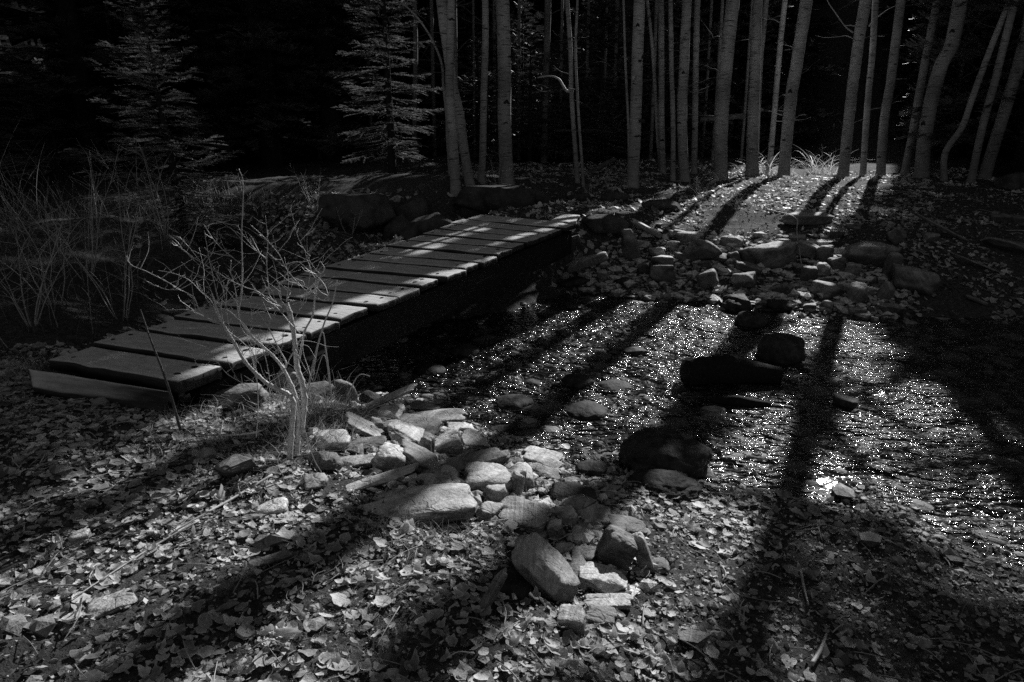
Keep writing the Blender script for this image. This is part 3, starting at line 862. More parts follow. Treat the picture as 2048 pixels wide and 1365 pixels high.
FAR2 = [  # zoom factor 2.844, offset 680,400
    (1512, 132, 270, 115, -4, 'moss_rock', .55, 'rounded mossy boulder right of the far bridge end'), (1462, 237, 195, 115, 4, 'dark_rock', .45, 'boulder below the mossy one at the far bridge end'),
    (1310, 242, 125, 92, 18, 'dark_rock', .3, 'dark stone right under the far end of the deck'), (1402, 352, 235, 130, 22, 'rock', .15, 'long pale slab leaning up right beside the dark bridge side'),
    (1492, 432, 62, 72, 0, 'rock', .5, 'small pale egg shaped stone below the leaning slab'), (1650, 252, 115, 175, 12, 'dark_rock', .4, 'tall dark stone right of the mossy boulder'),
    (1742, 162, 185, 110, -25, 'rock', .2, 'tilted slab at the lit corner of the far bank'), (1912, 197, 95, 52, -8, 'rock', .2, 'bright little block on the lit far bank'),
    (1890, 262, 85, 62, 0, 'rock', .3, 'stone under the bright little block'), (1800, 292, 95, 56, 0, 'rock', .3, 'flat stone left of the stone under the bright block'),
    (1835, 342, 135, 65, -6, 'rock', .4, 'pale rimmed stone on the far bank slope'), (1830, 417, 155, 112, 0, 'dark_rock', .4, 'dark stone with mossy rim near the far water'),
    (1735, 392, 90, 80, 20, 'dark_rock', .2, 'angular dark stone left of the moss rimmed one'), (1762, 562, 82, 42, 0, 'rock', .6, 'smooth pale stone on the far waterline'), (1850, 552, 66, 46, 0, 'dark_rock', .6, 'grey round stone right of the smooth waterline stone'),
    (1330, 470, 180, 70, 10, 'wet_rock', .4, 'black stone under the leaning slab'), (1600, 470, 90, 60, 0, 'wet_rock', .4, 'black stone near the water below the tall dark stone'), (1940, 330, 70, 60, 0, 'dark_rock', .3, 'dark stone at the right of the pale rimmed one'),
]
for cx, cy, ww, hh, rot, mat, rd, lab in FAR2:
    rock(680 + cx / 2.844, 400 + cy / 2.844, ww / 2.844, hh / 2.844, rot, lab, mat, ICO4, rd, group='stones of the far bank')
BACK = [(715, 425, 160, 78, 0, 'huge round dark boulder beyond the left side of the bridge', .6), (825, 425, 72, 66, 28, 'slanted slab boulder beside the huge round one', .2), (850, 455, 110, 66, 22, 'dark tilted boulder just behind the bridge deck', .35),
        (790, 460, 60, 60, 30, 'narrow boulder wedged behind the tilted ones', .3), (985, 400, 165, 62, 0, 'broad mossy boulder in front of the leaning aspens', .65), (1050, 390, 110, 46, -12, 'sloping boulder right of the broad mossy one', .4), (942, 418, 42, 32, 0, 'small round boulder at the left of the far bridge end', .6),
        (2030, 365, 90, 40, 14, 'flat dark boulder on the far bank at the right edge', .4),
        (1230, 395, 60, 24, 0, 'low stone on the path right of the bridge', .5), (1160, 398, 50, 22, 0, 'low stone at the foot of the thin aspen pair', .5), (1320, 412, 80, 26, 4, 'flat stone on the path edge', .3)]
for cx, cy, ww, hh, rot, lab, rd in BACK: rock(cx, cy, ww, hh, rot, lab, 'moss_rock', ICO5 if ww > 100 else ICO4, rd, cat='boulder', name='boulder', rough=.06)
for o in list(COL.objects):
    if 'px' in o:
        x, y, s = o['px']; del o['px']
        o['label'] = None or ('pale' if o.data.materials[0] == M['bank_rock'] else 'dark') + ' stone on the far bank'

exec_after_rocks = True

# ------------------------------------------------------------------ aspens
# photo pixels of the centre line, from the foot up; widths in pixels at foot / frame top; depth set by where the foot stands
ASPEN = [
    ('A', [(940, 371), (928, 299), (919, 229), (905, 169), (896, 105), (886, 35), (878, -40)], 18, 19, 0, 'white aspen with a strong bend, right trunk of the crossing pair'),
    ('B', [(912, 386), (908, 316), (904, 246), (900, 197), (899, 148), (901, 70), (903, -40)], 21, 13, 0, 'straighter white aspen, left trunk of the crossing pair'),
    ('C', [(901, 352), (895, 281), (893, 228), (887, 176), (883, 127), (866, 84), (845, 49), (821, 21), (796, 3), (770, -10)], 7, 3, 0, 'thin aspen arching over to the left beside the crossing pair'),
    ('D', [(829, 330), (829, 243), (831, 105), (829, 0), (828, -40)], 10, 9, 19, 'faint distant aspen left of the crossing pair, behind the lit spruce'),
    ('E', [(963, 367), (966, 281), (968, 176), (971, 70), (969, -40)], 14, 12, 0, 'slim straight aspen between the crossing pair and the thick knotty one'),
    ('F', [(1014, 369), (1009, 246), (1009, 141), (1005, 0), (1004, -40)], 27, 25, 0, 'thick straight aspen with dark eye knots beyond the bridge'),
    ('H', [(1088, 330), (1091, 179), (1094, 88), (1096, 0), (1097, -40)], 13, 12, 18, 'dim distant aspen right of the thick knotty one'),
    ('I', [(1155, 366), (1149, 281), (1143, 193), (1141, 105), (1134, 0), (1131, -40)], 9, 8, 0, 'slim aspen with a crooked side branch right of the bridge'),
    ('J', [(1167, 373), (1162, 299), (1156, 211), (1151, 105), (1155, 0), (1156, -40)], 6, 4.5, 0, 'very thin aspen hugging the slim one with the crooked branch'),
    ('K', [(1265, 376), (1271, 246), (1274, 141), (1279, 0), (1281, -40)], 23, 21, 0, 'thick aspen with a blazed white spot on its bark'),
    ('L', [(1258, 362), (1257, 264), (1253, 176), (1250, 105), (1247, 0), (1246, -40)], 5.5, 4, 0, 'thin rod like aspen just left of the blazed one'),
    ('M', [(1323, 345), (1316, 281), (1311, 193), (1304, 88), (1294, 0), (1289, -40)], 8, 5.5, 0, 'thin aspen leaning left just right of the blazed one'),
    ('N', [(1326, 350), (1323, 246), (1323, 141), (1322, 0), (1321, -40)], 12, 11, 15.5, 'slim upright aspen behind the left leaning thin one'),
    ('O', [(1346, 362), (1346, 246), (1343, 141), (1341, 0), (1340, -40)], 10, 8, 0, 'slim upright aspen left of the close pair'),
    ('P', [(1369, 362), (1364, 246), (1369, 105), (1374, 0), (1376, -40)], 20, 17, 0, 'left and thicker aspen of the close pair'),
    ('Q', [(1388, 348), (1390, 246), (1392, 105), (1395, 0), (1396, -40)], 12, 11, 0, 'right and thinner aspen of the close pair'),
    ('R', [(1441, 359), (1443, 246), (1453, 123), (1466, 0), (1470, -40)], 26, 24, 0, 'thick aspen with branch scars leaning right, left of the grass tufts'),
    ('S', [(1504, 340), (1506, 246), (1510, 141), (1515, 0), (1517, -40)], 25, 16, 0, 'aspen with a wide double foot behind the left grass tuft'),
    ('S2', [(1512, 330), (1520, 140), (1526, 70), (1533, 0), (1536, -40)], 10, 10, 17.5, 'dim aspen half hidden behind the double footed one'),
    ('T', [(1541, 310), (1550, 211), (1559, 105), (1570, 0), (1574, -40)], 11, 10, 16.5, 'slender aspen leaning right between two thick ones'),
    ('U', [(1568, 340), (1580, 211), (1594, 123), (1613, 0), (1619, -40)], 22, 22, 0, 'thick aspen leaning right at the middle of the lit bank'),
    ('V', [(1687, 342), (1701, 211), (1714, 105), (1731, 0), (1737, -40)], 20, 20, 0, 'leaning aspen with black bark patches right of the grass tufts'),
    ('W', [(1726, 345), (1735, 211), (1745, 105), (1751, 0), (1753, -40)], 12, 11, 0, 'slim aspen right beside the one with black patches'),
    ('X', [(1761, 350), (1768, 246), (1782, 158), (1802, 0), (1807, -40)], 17, 16, 0, 'curved aspen leaning right at the shaded end of the bank'),
    ('Y', [(1809, 350), (1826, 264), (1844, 158), (1875, 0), (1883, -40)], 15, 14, 0, 'leaning aspen left of the thick kinked one'),
    ('Z', [(1842, 355), (1854, 246), (1879, 141), (1904, 88), (1921, 0), (1928, -40)], 26, 25, 0, 'thick aspen with a kink halfway up near the right'),
    ('ZA', [(1888, 362), (1891, 306), (1925, 253), (1946, 193), (1981, 98), (2020, 0), (2034, -40)], 12, 10, 0, 'thin crooked aspen with an elbow near its foot'),
    ('ZB', [(1942, 362), (1967, 246), (1991, 158), (2030, 0), (2040, -40)], 14, 13, 0, 'dark leaning aspen right of the crooked one'),
    ('ZC', [(1967, 360), (2002, 246), (2034, 141), (2052, 70), (2075, -40)], 22, 20, 0, 'strongly leaning aspen running out of the right edge'),
    ('ZD', [(2035, 350), (2052, 260), (2070, 150)], 12, 11, 0, 'thin leaning trunk cut by the right edge'),
]
NFAR = [(1038, 300, 7, 20, 'thin dim trunk behind the thick knotty aspen, far off'), (915, 300, 8, 19.5, 'thin dim trunk between the crossing pair and the slim straight aspen'), (1205, 330, 5, 19, 'thin distant trunk left of the rod like aspen'), (950, 300, 5, 21, 'faintest distant trunk beside the slim straight aspen'),
        (1425, 320, 7, 18, 'dim thin trunk behind the close pair'), (1482, 320, 6, 19, 'dim thin trunk left of the double footed aspen'),
        (1170, 320, 6, 19.5, 'dim thin trunk behind the slim pair'), (1300, 330, 7, 17.5, 'dim trunk behind the blazed aspen')]
for k_, (px, dp, wd) in enumerate([(455, 20, 8), (560, 22, 9), (640, 19, 6), (745, 20, 7), (870, 21, 8), (990, 22, 7), (1120, 20.5, 6), (1225, 21, 8), (1405, 20, 6), (1840, 20, 8), (1900, 18.5, 7), (1930, 21, 9), (2000, 20, 8), (120, 19, 9), (250, 21, 9)]):
    NFAR.append((px, 310, wd, dp, 'faint dark forest trunk %s' % ['above the left grasses', 'above the fallen log', 'behind the left end of the fallen log', 'left of the bright young spruce', 'just left of the crossing pair', 'behind the thick knotty aspen', 'near the slim aspen with the crooked branch', 'left of the blazed aspen', 'right of the close pair', 'behind the thick kinked aspen', 'thin, beside the thick kinked aspen', 'behind the crooked one with the elbow', 'near the right edge behind leaning aspens', 'far left behind the dry stalks', 'behind the rim lit spruce'][k_]))
for px, py, wd, dp, lab in NFAR: ASPEN.append(('far', [(px, py), (px + (px - 1024) * .025, py - 150), (px + (px - 1024) * .055, -40)], wd, wd * .9, dp, lab))
TWIGS = MB


def side_branch(mb, p, dirv, L, r0, sides=5, droop=0.0, wig=.25, n=6, seed=0):
    r = np.random.default_rng(seed)
    pts = [np.array(p, float)]; d = np.array(dirv, float); d /= np.linalg.norm(d)
    for i in range(n):
        d = d + wig * r.standard_normal(3) * .5 + np.array([0, 0, -droop]); d /= np.linalg.norm(d)
        pts.append(pts[-1] + d * L / n)
    path = crom(pts, 3)
    tube(mb, path, np.linspace(r0, r0 * .25, len(path)), sides)
    return pts


def sprays(mb, P, D, L, W, r, needles=14, droop=.12, wide=.45, sh=(.6, 1.2)):
    """feathered branch ends: stems with flat needles on both sides and above, all of one tree at once"""
    D = D / (np.linalg.norm(D, axis=1)[:, None] + 1e-9); S = np.cross(D, [0, 0, 1.0]); S /= np.linalg.norm(S, axis=1)[:, None] + 1e-9; U = np.cross(S, D)
    t = np.repeat(np.linspace(.05, 1, needles), 2); sg = np.tile([-1.0, 1.0], needles)
    m, n = len(P), len(t)
    base = P[:, None] + (L[:, None] * t)[..., None] * D[:, None]
    base[..., 2] -= (t * t)[None] * L[:, None] * droop
    ln = W[:, None] * (1 - .55 * t)[None] * r.uniform(.7, 1.2, (m, n)); lift = r.uniform(-.2, .6, (m, n))
    tip = base + (ln * .75)[..., None] * D[:, None] + (sg * ln * .75)[..., None] * S[:, None] + (ln * lift)[..., None] * U[:, None]
    e = D[:, None] * (L[:, None] / needles * wide)[..., None]
    V = np.stack([base - e, base + e, tip + e * .4, tip - e * .4], 2).reshape(-1, 3)
    f = np.arange(4 * m * n).reshape(m * n, 4)
    mb.add(V, [f], np.repeat(r.uniform(sh[0], sh[1], m), 4 * n))


_bx = hit(590, 918)
for zx, zy in ((430, 600), (500, 700), (560, 500), (640, 450), (760, 520), (830, 560), (350, 520), (250, 500), (530, 250), (530, 120), (600, 820), (720, 680), (800, 430), (100, 450), (620, 300), (700, 950)):
    d_ = ray(240 + zx / 2.166, 330 + zy / 2.166); TARGETS.append((CAM + d_ * (_bx[1] / d_[1]), .17))
aspen_info = []
for ai, (nm, line, w0, w1, dep, lab) in enumerate(ASPEN):
    fx, fy = line[0]
    if dep:
        b = at(fx, fy, dep)
    else:
        b = hit(fx, fy); dep = b[1] * CP - (b[2] - CAM[2]) * SP
        if dep > 15.6: b = at(fx, fy, 15.6); dep = 15.6
    bz = float(terrain(np.array([b[0]]), np.array([b[1]]))[0])
    r = np.random.default_rng(500 + ai)
    pts = [at(px, py, dep + (fy - py) / F * dep * SP * 1.0) for px, py in line]
    # keep the trunk in a vertical plane: depth of every point is such that its y stays near the foot
    pts = []
    for px, py in line:
        d = ray(px, py); t = b[1] / d[1]; pts.append(CAM + d * t)
    foot = np.array([pts[0][0] - (pts[1][0] - pts[0][0]) * .05, b[1], min(bz, pts[0][2]) - .15])
    top = pts[-1]; slope = (pts[-1] - pts[-2]) / (pts[-1][2] - pts[-2][2] + 1e-6)
    H = 12 + 3 * r.random()
    for zt in (top[2] + .8, top[2] + 2, top[2] + 3.2, top[2] + 5, H):
        q_ = pts[-1] + slope * .75 * (zt - pts[-1][2]); q_[2] = zt
        q_[:2] += .05 * r.standard_normal(2)
        # above the picture the unseen trunks are bent to lay their shadows on chosen lines
        CRS = {'U': ([4.4, 5.2, 6.6, 7.6, 9], [-2.3, -2.02, -1.93, -1.72, -1.66]), 'V': ([4.6, 6, 9], [-1.06, -1.06, -1.06]), 'T': ([4.6, 6, 9], [-2.62, -2.62, -2.64]), 'Y': ([4.6, 5.5, 7, 8.5], [.42, .6, .95, 1.1]), 'Z': ([4.6, 5.5, 7, 8.5], [.8, 1.0, 1.35, 1.5]),
               'X': ([4.6, 6, 9], [-.3, -.25, -.2]), 'W': ([4.6, 6, 9], [-.85, -.95, -.98]), 'S': ([4.6, 5.6, 7, 9], [-3.2, -3.5, -3.6, -3.6]), 'S2': ([4.6, 6, 9], [-3.3, -3.6, -3.7]), 'R': ([4.6, 5.4, 6.5, 9], [-3.1, -3.35, -3.65, -3.7])}
        if nm in CRS:
            want = np.interp(zt, *CRS[nm]); ca_, sa_ = math.cos(SUN_AZ), math.sin(SUN_AZ)
            q_[:2] += (want - (q_[0] * ca_ - q_[1] * sa_)) * np.array([ca_, -sa_])
        pts.append(q_)
    path = crom([foot] + pts, 10)
    R0, R1 = w0 * dep / F / 2, w1 * dep / F / 2
    zf = np.clip((path[:, 2] - foot[2]) / (top[2] - foot[2]), 0, None)
    rad = np.where(zf < 1, R0 + (R1 - R0) * zf, R1 * (1.12 if nm in 'UV' else 2.1 if nm == 'T' else 1.15 if nm in 'YZ' else 1.15 if nm == 'X' else 1) * np.clip(1.75 - 1.75 * (path[:, 2] - top[2]) / (H - top[2]), .12, 1))  # some unseen upper trunks thickened to widen their shadows
    rad = rad * (1 + .35 * np.exp(-(path[:, 2] - bz) / .12).clip(0, 1.2) * .6)
    root = tag(empty('aspen_tree', (foot[0], foot[1], bz)), lab, 'tree', 'pale aspen trunks on the far bank')
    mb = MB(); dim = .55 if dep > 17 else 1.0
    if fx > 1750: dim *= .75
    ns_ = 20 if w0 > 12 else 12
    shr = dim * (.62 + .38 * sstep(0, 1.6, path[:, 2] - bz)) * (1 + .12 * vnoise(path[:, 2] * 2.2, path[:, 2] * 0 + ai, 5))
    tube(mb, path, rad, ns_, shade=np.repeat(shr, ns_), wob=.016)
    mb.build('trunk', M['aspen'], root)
    # dark branch scars
    if w0 > 9 and dep < 17.2:
        k = int(1 + w0 / 9)
        for s in range(k):
            zz_ = bz + .3 + (top[2] - bz - .3) * (s + r.random()) / k
            j = int(np.argmin(abs(path[:, 2] - zz_))); c = path[j]; rr = rad[j]
            an = -np.pi / 2 + r.uniform(-1.1, 1.1)
            mbs = MB(); sw, shh = (.25 + .7 * r.random()) * rr, (.06 + .3 * r.random() ** 2) * rr
            us = np.linspace(-1, 1, 9); vs = np.linspace(-1, 1, 5)
            U, V = np.meshgrid(us, vs)
            prof = np.sqrt(np.clip(1 - U * U, 0, 1))
            A_ = an + U * sw / rr
            Zc = V * shh * prof - r.uniform(.2, 1.2) * shh * np.abs(U) + .25 * shh * np.sin(U * 5 + s)
            out = rr * 1.01 + .012 * (1 - np.maximum(abs(U), abs(V))) + .002
            Vv = np.stack([c[0] + out * np.cos(A_), c[1] + out * np.sin(A_), c[2] + Zc], -1)
            ix = np.arange(45).reshape(5, 9)
            mbs.add(Vv.reshape(-1, 3), [np.stack([ix[:-1, :-1], ix[:-1, 1:], ix[1:, 1:], ix[1:, :-1]], -1).reshape(-1, 4)])
            mbs.build('branch_scar', M['scar'], root)
    # bare limbs above the picture, plus unseen sprays added to cast shade, and a few dead side twigs lower down
    mb = MB()
    for s in range(10):
        zz_ = r.uniform(top[2] + .6, H - .3); j = int(np.argmin(abs(path[:, 2] - zz_)))
        an = r.uniform(0, 2 * np.pi); L = r.uniform(.6, 1.8)
        pp = side_branch(mb, path[j], (math.cos(an), math.sin(an), .7), L, max(.3 * rad[j], .006), 4, -.03, .35, 5, ai * 100 + s)
        for k in range(3):
            a2 = an + r.uniform(-1, 1); side_branch(mb, pp[2 + k], (math.cos(a2), math.sin(a2), .6), L * .5, .005, 3, 0, .35, 4, ai * 1000 + s * 10 + k)
    nC = 170 if dep < 17.2 else 60
    if fx > 1700 and dep < 17: nC = 330
    zc_ = r.uniform(top[2] + .5, H + .4, nC); jj = np.array([int(np.argmin(abs(path[:, 2] - z_))) for z_ in zc_]); an = r.uniform(0, 6.28, nC); rd_ = r.uniform(.05, 1.3, nC) * np.clip((H + 1.2 - zc_) / 3, .3, 1)
    Pc = path[jj] + np.stack([rd_ * np.cos(an), rd_ * np.sin(an), rd_ * .35], -1); Dc = np.stack([np.cos(an + r.normal(0, .7, nC)), np.sin(an + r.normal(0, .7, nC)), r.uniform(-.1, .7, nC)], -1); Lc = r.uniform(.5, 1.0, nC)
    okc = ~(lets_light(Pc) | lets_light(Pc + Dc * .4) | lets_light(Pc + Dc * .8))
    if okc.any(): sprays(mb, Pc[okc], Dc[okc], Lc[okc], np.full(okc.sum(), .2), r, 8, .05, .62)
    mb.build('crown', M['log'], root)
    if dep < 17.5:
        for s in range(4 if w0 > 7 else 3):
            mb = MB()
            zz_ = r.uniform(bz + 1.2, top[2]); j = int(np.argmin(abs(path[:, 2] - zz_)))
            an = r.choice([r.uniform(-.5, .5), np.pi + r.uniform(-.5, .5)]); L = r.uniform(.3, 1.1)
            pp = side_branch(mb, path[j], (math.cos(an), math.sin(an) * .5, r.uniform(-.1, .5)), L, .008, 4, r.uniform(-.05, .1), .45, 6, ai * 77 + s)
            side_branch(mb, pp[3], (math.cos(an + .6), math.sin(an + .6), .4), L * .5, .005, 3, 0, .4, 4, ai * 78 + s)
            mb.build('branch', M['log'], root)
    aspen_info.append((nm, root, path, rad, dep))
    if nm == 'K':                     # blaze: a pale cut with a dark hollow under it
        for (qx, qy), rr_, mt_ in (((1267, 156), .028, 'twig'), ((1267, 167), .018, 'scar'), ((1284, 242), .06, 'scar'), ((1280, 122), .035, 'scar')):
            d_ = ray(qx, qy); c_ = CAM + d_ * ((b[1] - rad[0] * .93) / d_[1]); V_ = ICO3[0] * np.array([rr_, .02, rr_ * (1.2 if mt_ == 'twig' else .6)]) + c_
            mb = MB(); mb.add(V_, [ICO3[1]]); mb.build('blaze' if mt_ == 'twig' else 'branch_scar', M[mt_], root)
    if nm == 'I':
        mb = MB(); cr = [(1147, 186), (1133, 182), (1126, 172), (1119, 160), (1108, 154), (1096, 153), (1075, 156)]
        tube(mb, crom([CAM + ray(*c) * (b[1] / ray(*c)[1]) for c in cr], 5), np.linspace(.032, .01, 31), 7)
        mb.build('crooked_branch', M['twig'], root)
    if nm == 'V':
        for cr in ([(1706, 66), (1690, 53), (1672, 28), (1656, 4), (1650, -15)], [(1712, 53), (1700, 51), (1690, 52)], [(1738, 53), (1752, 38), (1775, 20), (1800, 8)]):
            mb = MB(); pth = crom([CAM + ray(*c) * (b[1] / ray(*c)[1]) for c in cr], 5); tube(mb, pth, np.linspace(.014, .006, len(pth)), 6); mb.build('side_branch', M['twig'], root)

# ------------------------------------------------------------------ conifers
def spruce(base, H, Rc, nb, seed, mat, lab, keep=None, fine=True, zmin=.08, group=None, name='spruce_tree', lean=0.0, needles=None):
    r = np.random.default_rng(seed)
    base = np.array(base, float)
    if keep is not None:
        zz_ = np.arange(.3, H, .25); bl = keep(base + np.c_[zz_ * 0, zz_ * 0, zz_])
        if bl.any():
            H = zz_[np.argmax(bl)] - .3
            if H < 2.2: return None
            Rc = min(Rc, H * .4); nb = max(30, int(nb * min(1, H / 8)))
    root = tag(empty(name, base), lab, 'tree', group)
    path = np.array([base + [lean * t * H, 0, t * H - .1] for t in np.linspace(0, 1, 12)])
    path[:, :2] += .015 * H * .1 * r.standard_normal((12, 2))
    mb = MB(); tube(mb, path, np.linspace(.016 * H + .01, .006, 12), 9, shade=1, wob=.03); mb.build('trunk', M['conifer_bark'], root)
    P, Dv, Ls, Ws = [], [], [], []
    br = []
    for i in range(nb):
        if fine and r.random() < .16: continue
        t = zmin + (1 - zmin) * (i + r.random()) / nb
        a = i * 2.39996 + .5 * r.standard_normal()
        L = Rc * (1 - t) ** .75 * (r.uniform(.75, 1.15) if not fine else r.choice([r.uniform(.45, .8), r.uniform(.8, 1.3)])) + .05 * Rc
        el = -.25 + .75 * t + .12 * r.standard_normal()
        p0 = base + [lean * t * H, 0, t * H]
        d = np.array([math.cos(a) * math.cos(el), math.sin(a) * math.cos(el), math.sin(el)])
        br.append((p0, d, L))
        m = max(3, int(L / (.10 if fine else .45)))
        for k in range(m):
            s = (k + .6) / m
            q_ = p0 + d * L * s + np.array([0, 0, 1]) * L * (.18 * s ** 2 - .12 * s)
            for sg in (-1, 1):
                aa = a + sg * r.uniform(.5, 1.0); l2 = L * (.5 * (1 - s) + .16) * r.uniform(.7, 1.2)
                P.append(q_); Dv.append([math.cos(aa), math.sin(aa), el * .5 + r.uniform(-.1, .2)]); Ls.append(max(l2, .1)); Ws.append((.045 if fine else .16) * r.uniform(.8, 1.3) * (1 if fine else max(.5, L / 1.5)))
        P.append(p0 + d * L * .85 + np.array([0, 0, 1]) * L * .04); Dv.append(d + [0, 0, .3]); Ls.append(max(.2 * L, .12)); Ws.append(.045 if fine else .15)
    P = np.array(P); Dv = np.array(Dv); Ls = np.array(Ls); Ws = np.array(Ws)
    ok = np.ones(len(P), bool)
    if keep is not None:
        for f in (0.0, .5, 1.0):
            ok &= ~keep(P + Dv * (Ls * f)[:, None])
    mb = MB()
    if not ok.any(): ok[-1] = True
    for lo_, hi_, nn in (((0, .2, 9), (.2, .35, 14), (.35, 9, 24)) if fine else ((0, 9, needles or 7),)):
        k = ok & (Ls >= lo_) & (Ls < hi_)
        if k.any(): sprays(mb, P[k], Dv[k], Ls[k], Ws[k], r, nn, .12, .45 if fine else .8)
    mb.build('crown', mat, root, smooth=False)
    mb = MB(); cnt = 0
    bad = keep(np.array([p0 + d * L * f for p0, d, L in br for f in (.3, .6, .95)])).reshape(-1, 3).any(1) if keep is not None else np.zeros(len(br), bool)
    for (p0, d, L), bd_ in zip(br, bad):
        if bd_: continue
        pp = np.array([p0 + d * L * s + np.array([0, 0, 1]) * L * (.18 * s ** 2 - .12 * s) for s in (0, .35, .7, .95)])
        tube(mb, pp, np.array([.011, .009, .006, .003]) * (1 if fine else 2.2), 3); cnt += 1
    if cnt > 24: mb.build('limbs', M['conifer_bark'], root)
    return root


def ground_at(x, y): return (x, y, tz(x, y))


b1 = at(372, 440, 10.6); b2 = at(785, 345, 14.2)
for px, py in ((300, 30), (330, 95), (352, 150), (400, 195), (430, 262), (470, 282), (285, 130), (340, 215), (395, 60), (250, 150), (380, 240), (300, 200), (330, 10), (440, 220), (410, 150), (270, 210), (360, 280), (320, 260)): TARGETS.append((at(px, py, b1[1] / ray(px, py)[1]), .3))
for px, py in ((835, 180), (812, 100), (805, 55), (842, 250), (832, 290), (800, 15), (815, 145), (845, 215), (825, 215)): TARGETS.append((at(px, py, b2[1] / ray(px, py)[1]), .27))
for px, py in ((705, 85), (690, 110), (660, 20), (1080, 250), (1000, 165), (950, 210), (1130, 240)): TARGETS.append((at(px, py, 16.2 / ray(px, py)[1]), .22))
for px, py in ((110, 5), (60, 45), (115, 66), (80, 112), (40, 20), (1330, 30), (1240, 60)): TARGETS.append((at(px, py, 14.2 / ray(px, py)[1]), .3))
for px, py, dd in ((430, 400, 9.3), (400, 430, 9), (470, 420, 9.5), (520, 405, 10.2), (560, 410, 10.3), (620, 400, 10.6), (350, 430, 8.6), (640, 385, 10.8), (240, 470, 7.5), (690, 400, 11)): TARGETS.append((at(px, py, dd), .2))
for px in range(440, 700, 35): TARGETS.append((at(px, 366, 12.2), .16))
for px in (740, 800, 860): TARGETS.append((at(px, 376, 12), .12))
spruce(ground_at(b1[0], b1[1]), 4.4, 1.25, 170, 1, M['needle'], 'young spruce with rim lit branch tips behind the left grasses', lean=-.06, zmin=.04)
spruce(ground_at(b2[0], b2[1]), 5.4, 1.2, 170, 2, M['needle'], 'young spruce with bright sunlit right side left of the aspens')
YOUNG = [(690, 330, 16.0, 6.5, 1.5, 'dark spruce with a few lit boughs left of the bright young one'), (560, 340, 17, 7.5, 1.7, 'dark bushy spruce behind the fallen log'), (1060, 330, 17.5, 3.4, 1.2, 'small dark spruce between the thick knotty aspen and the dim one'),
         (1205, 340, 17.0, 1.6, .8, 'knee high spruce seedling left of the blazed aspen'), (130, 400, 14, 7, 1.6, 'tall dim spruce at the left behind the dry stalks'), (960, 330, 18, 3.0, 1.1, 'small spruce behind the slim straight aspen'), (10, 420, 12, 6, 1.5, 'black spruce at the left edge')]
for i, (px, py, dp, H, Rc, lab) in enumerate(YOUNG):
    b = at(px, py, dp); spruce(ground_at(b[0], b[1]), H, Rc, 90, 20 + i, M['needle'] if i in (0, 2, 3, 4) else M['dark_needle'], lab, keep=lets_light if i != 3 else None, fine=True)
# the forest behind: trees placed and boughs cut so sun reaches only chosen ground
r0 = np.random.default_rng(77)
spots = []
for x, yy in [(-11, 13), (-13, 16), (-9.5, 16), (-14, 9), (11, 15), (13, 12), (14.5, 16), (12.5, 19), (16, 9), (18, 13), (15, 5), (19, 7), (9.5, 18.3), (-6, 17.5), (-4, 18.5), (22, 17), (24, 11)]: spots.append((x, yy))
cand = np.c_[r0.uniform(-26, 40, 2600), 18.8 + 30 * r0.random(2600) ** 1.25]
cand = cand[abs(cand[:, 0] - .45 * cand[:, 1] + 1) < 13 + .5 * cand[:, 1]]
n_tree = 0
for x, yy in spots + [tuple(c) for c in cand]:
    if n_tree >= 185: break
    fixed = n_tree < 17
    if not fixed and any((x - a) ** 2 + (yy - b) ** 2 < (1.45 + .02 * yy) ** 2 for a, b in spots[17:]): continue
    H = r0.uniform(12, 18)
    if yy < 12 and x > 0: H *= .7
    b = ground_at(x, yy); zz_ = np.arange(.3, H, .25); bl = lets_light(np.array(b) + np.c_[zz_ * 0, zz_ * 0, zz_])
    if bl.any() and zz_[np.argmax(bl)] < (4.5 if yy < 24 else 7): n_tree += fixed; continue
    n_tree += 1
    if not fixed: spots.append((x, yy))
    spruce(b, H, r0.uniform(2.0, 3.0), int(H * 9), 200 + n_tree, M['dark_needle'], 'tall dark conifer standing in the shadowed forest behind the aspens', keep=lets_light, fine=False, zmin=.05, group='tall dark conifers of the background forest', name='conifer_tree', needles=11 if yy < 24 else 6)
print('conifers', n_tree)
# ------------------------------------------------------------------ fallen logs and sticks
def log(name, label, pts, rads, mat='log', cat='log', sides=14, group=None):
    path = crom(np.array(pts), 8); rr = np.interp(np.linspace(0, 1, len(path)), np.linspace(0, 1, len(rads)), rads)
    mb = MB(); tube(mb, path, rr, sides, wob=.04 if max(rads) > .03 else 0)
    return tag(mb.build(name, M[mat], origin=path[0]), label, cat, group)


def on_ground(px, py, lift): p = hit(px, py); return [p[0], p[1], tz(p[0], p[1]) + lift]


log('fallen_log', 'fallen log with a sunlit top edge behind the left boulders', [at(432, 372, 12.2), at(560, 377, 12.2), at(694, 374, 12.3)], [.10, .115, .10])
log('fallen_log', 'fallen log lying between the huge round boulder and the aspens', [at(725, 392, 11.7), at(770, 380, 11.8), at(840, 381, 12), at(906, 384, 12.2)], [.05, .085, .08, .075])
log('fallen_log', 'thin log leaning up right between the slim and blazed aspens', [at(1170, 352, 15.2), at(1230, 318, 15.2)], [.07, .05])
log('fallen_log', 'second thin log lying under the leaning one', [at(1108, 372, 14.4), at(1150, 364, 14.6), at(1185, 350, 15)], [.05, .04, .03])
log('fallen_log', 'distant pale log lying behind the branch scarred aspen', [at(1400, 240, 17.4), at(1490, 232, 17.5)], [.06, .07])
log('fallen_log', 'distant log in the dark between the slim and blazed aspens', [at(1110, 262, 17.5), at(1200, 261, 17.5)], [.03, .035])
log('driftwood_log', 'long black mossy log lying in the stream before the big block', [at_z(1372, 748, -.33), at_z(1450, 742, -.33), at_z(1560, 752, -.36)], [.11, .13, .07], 'beam')
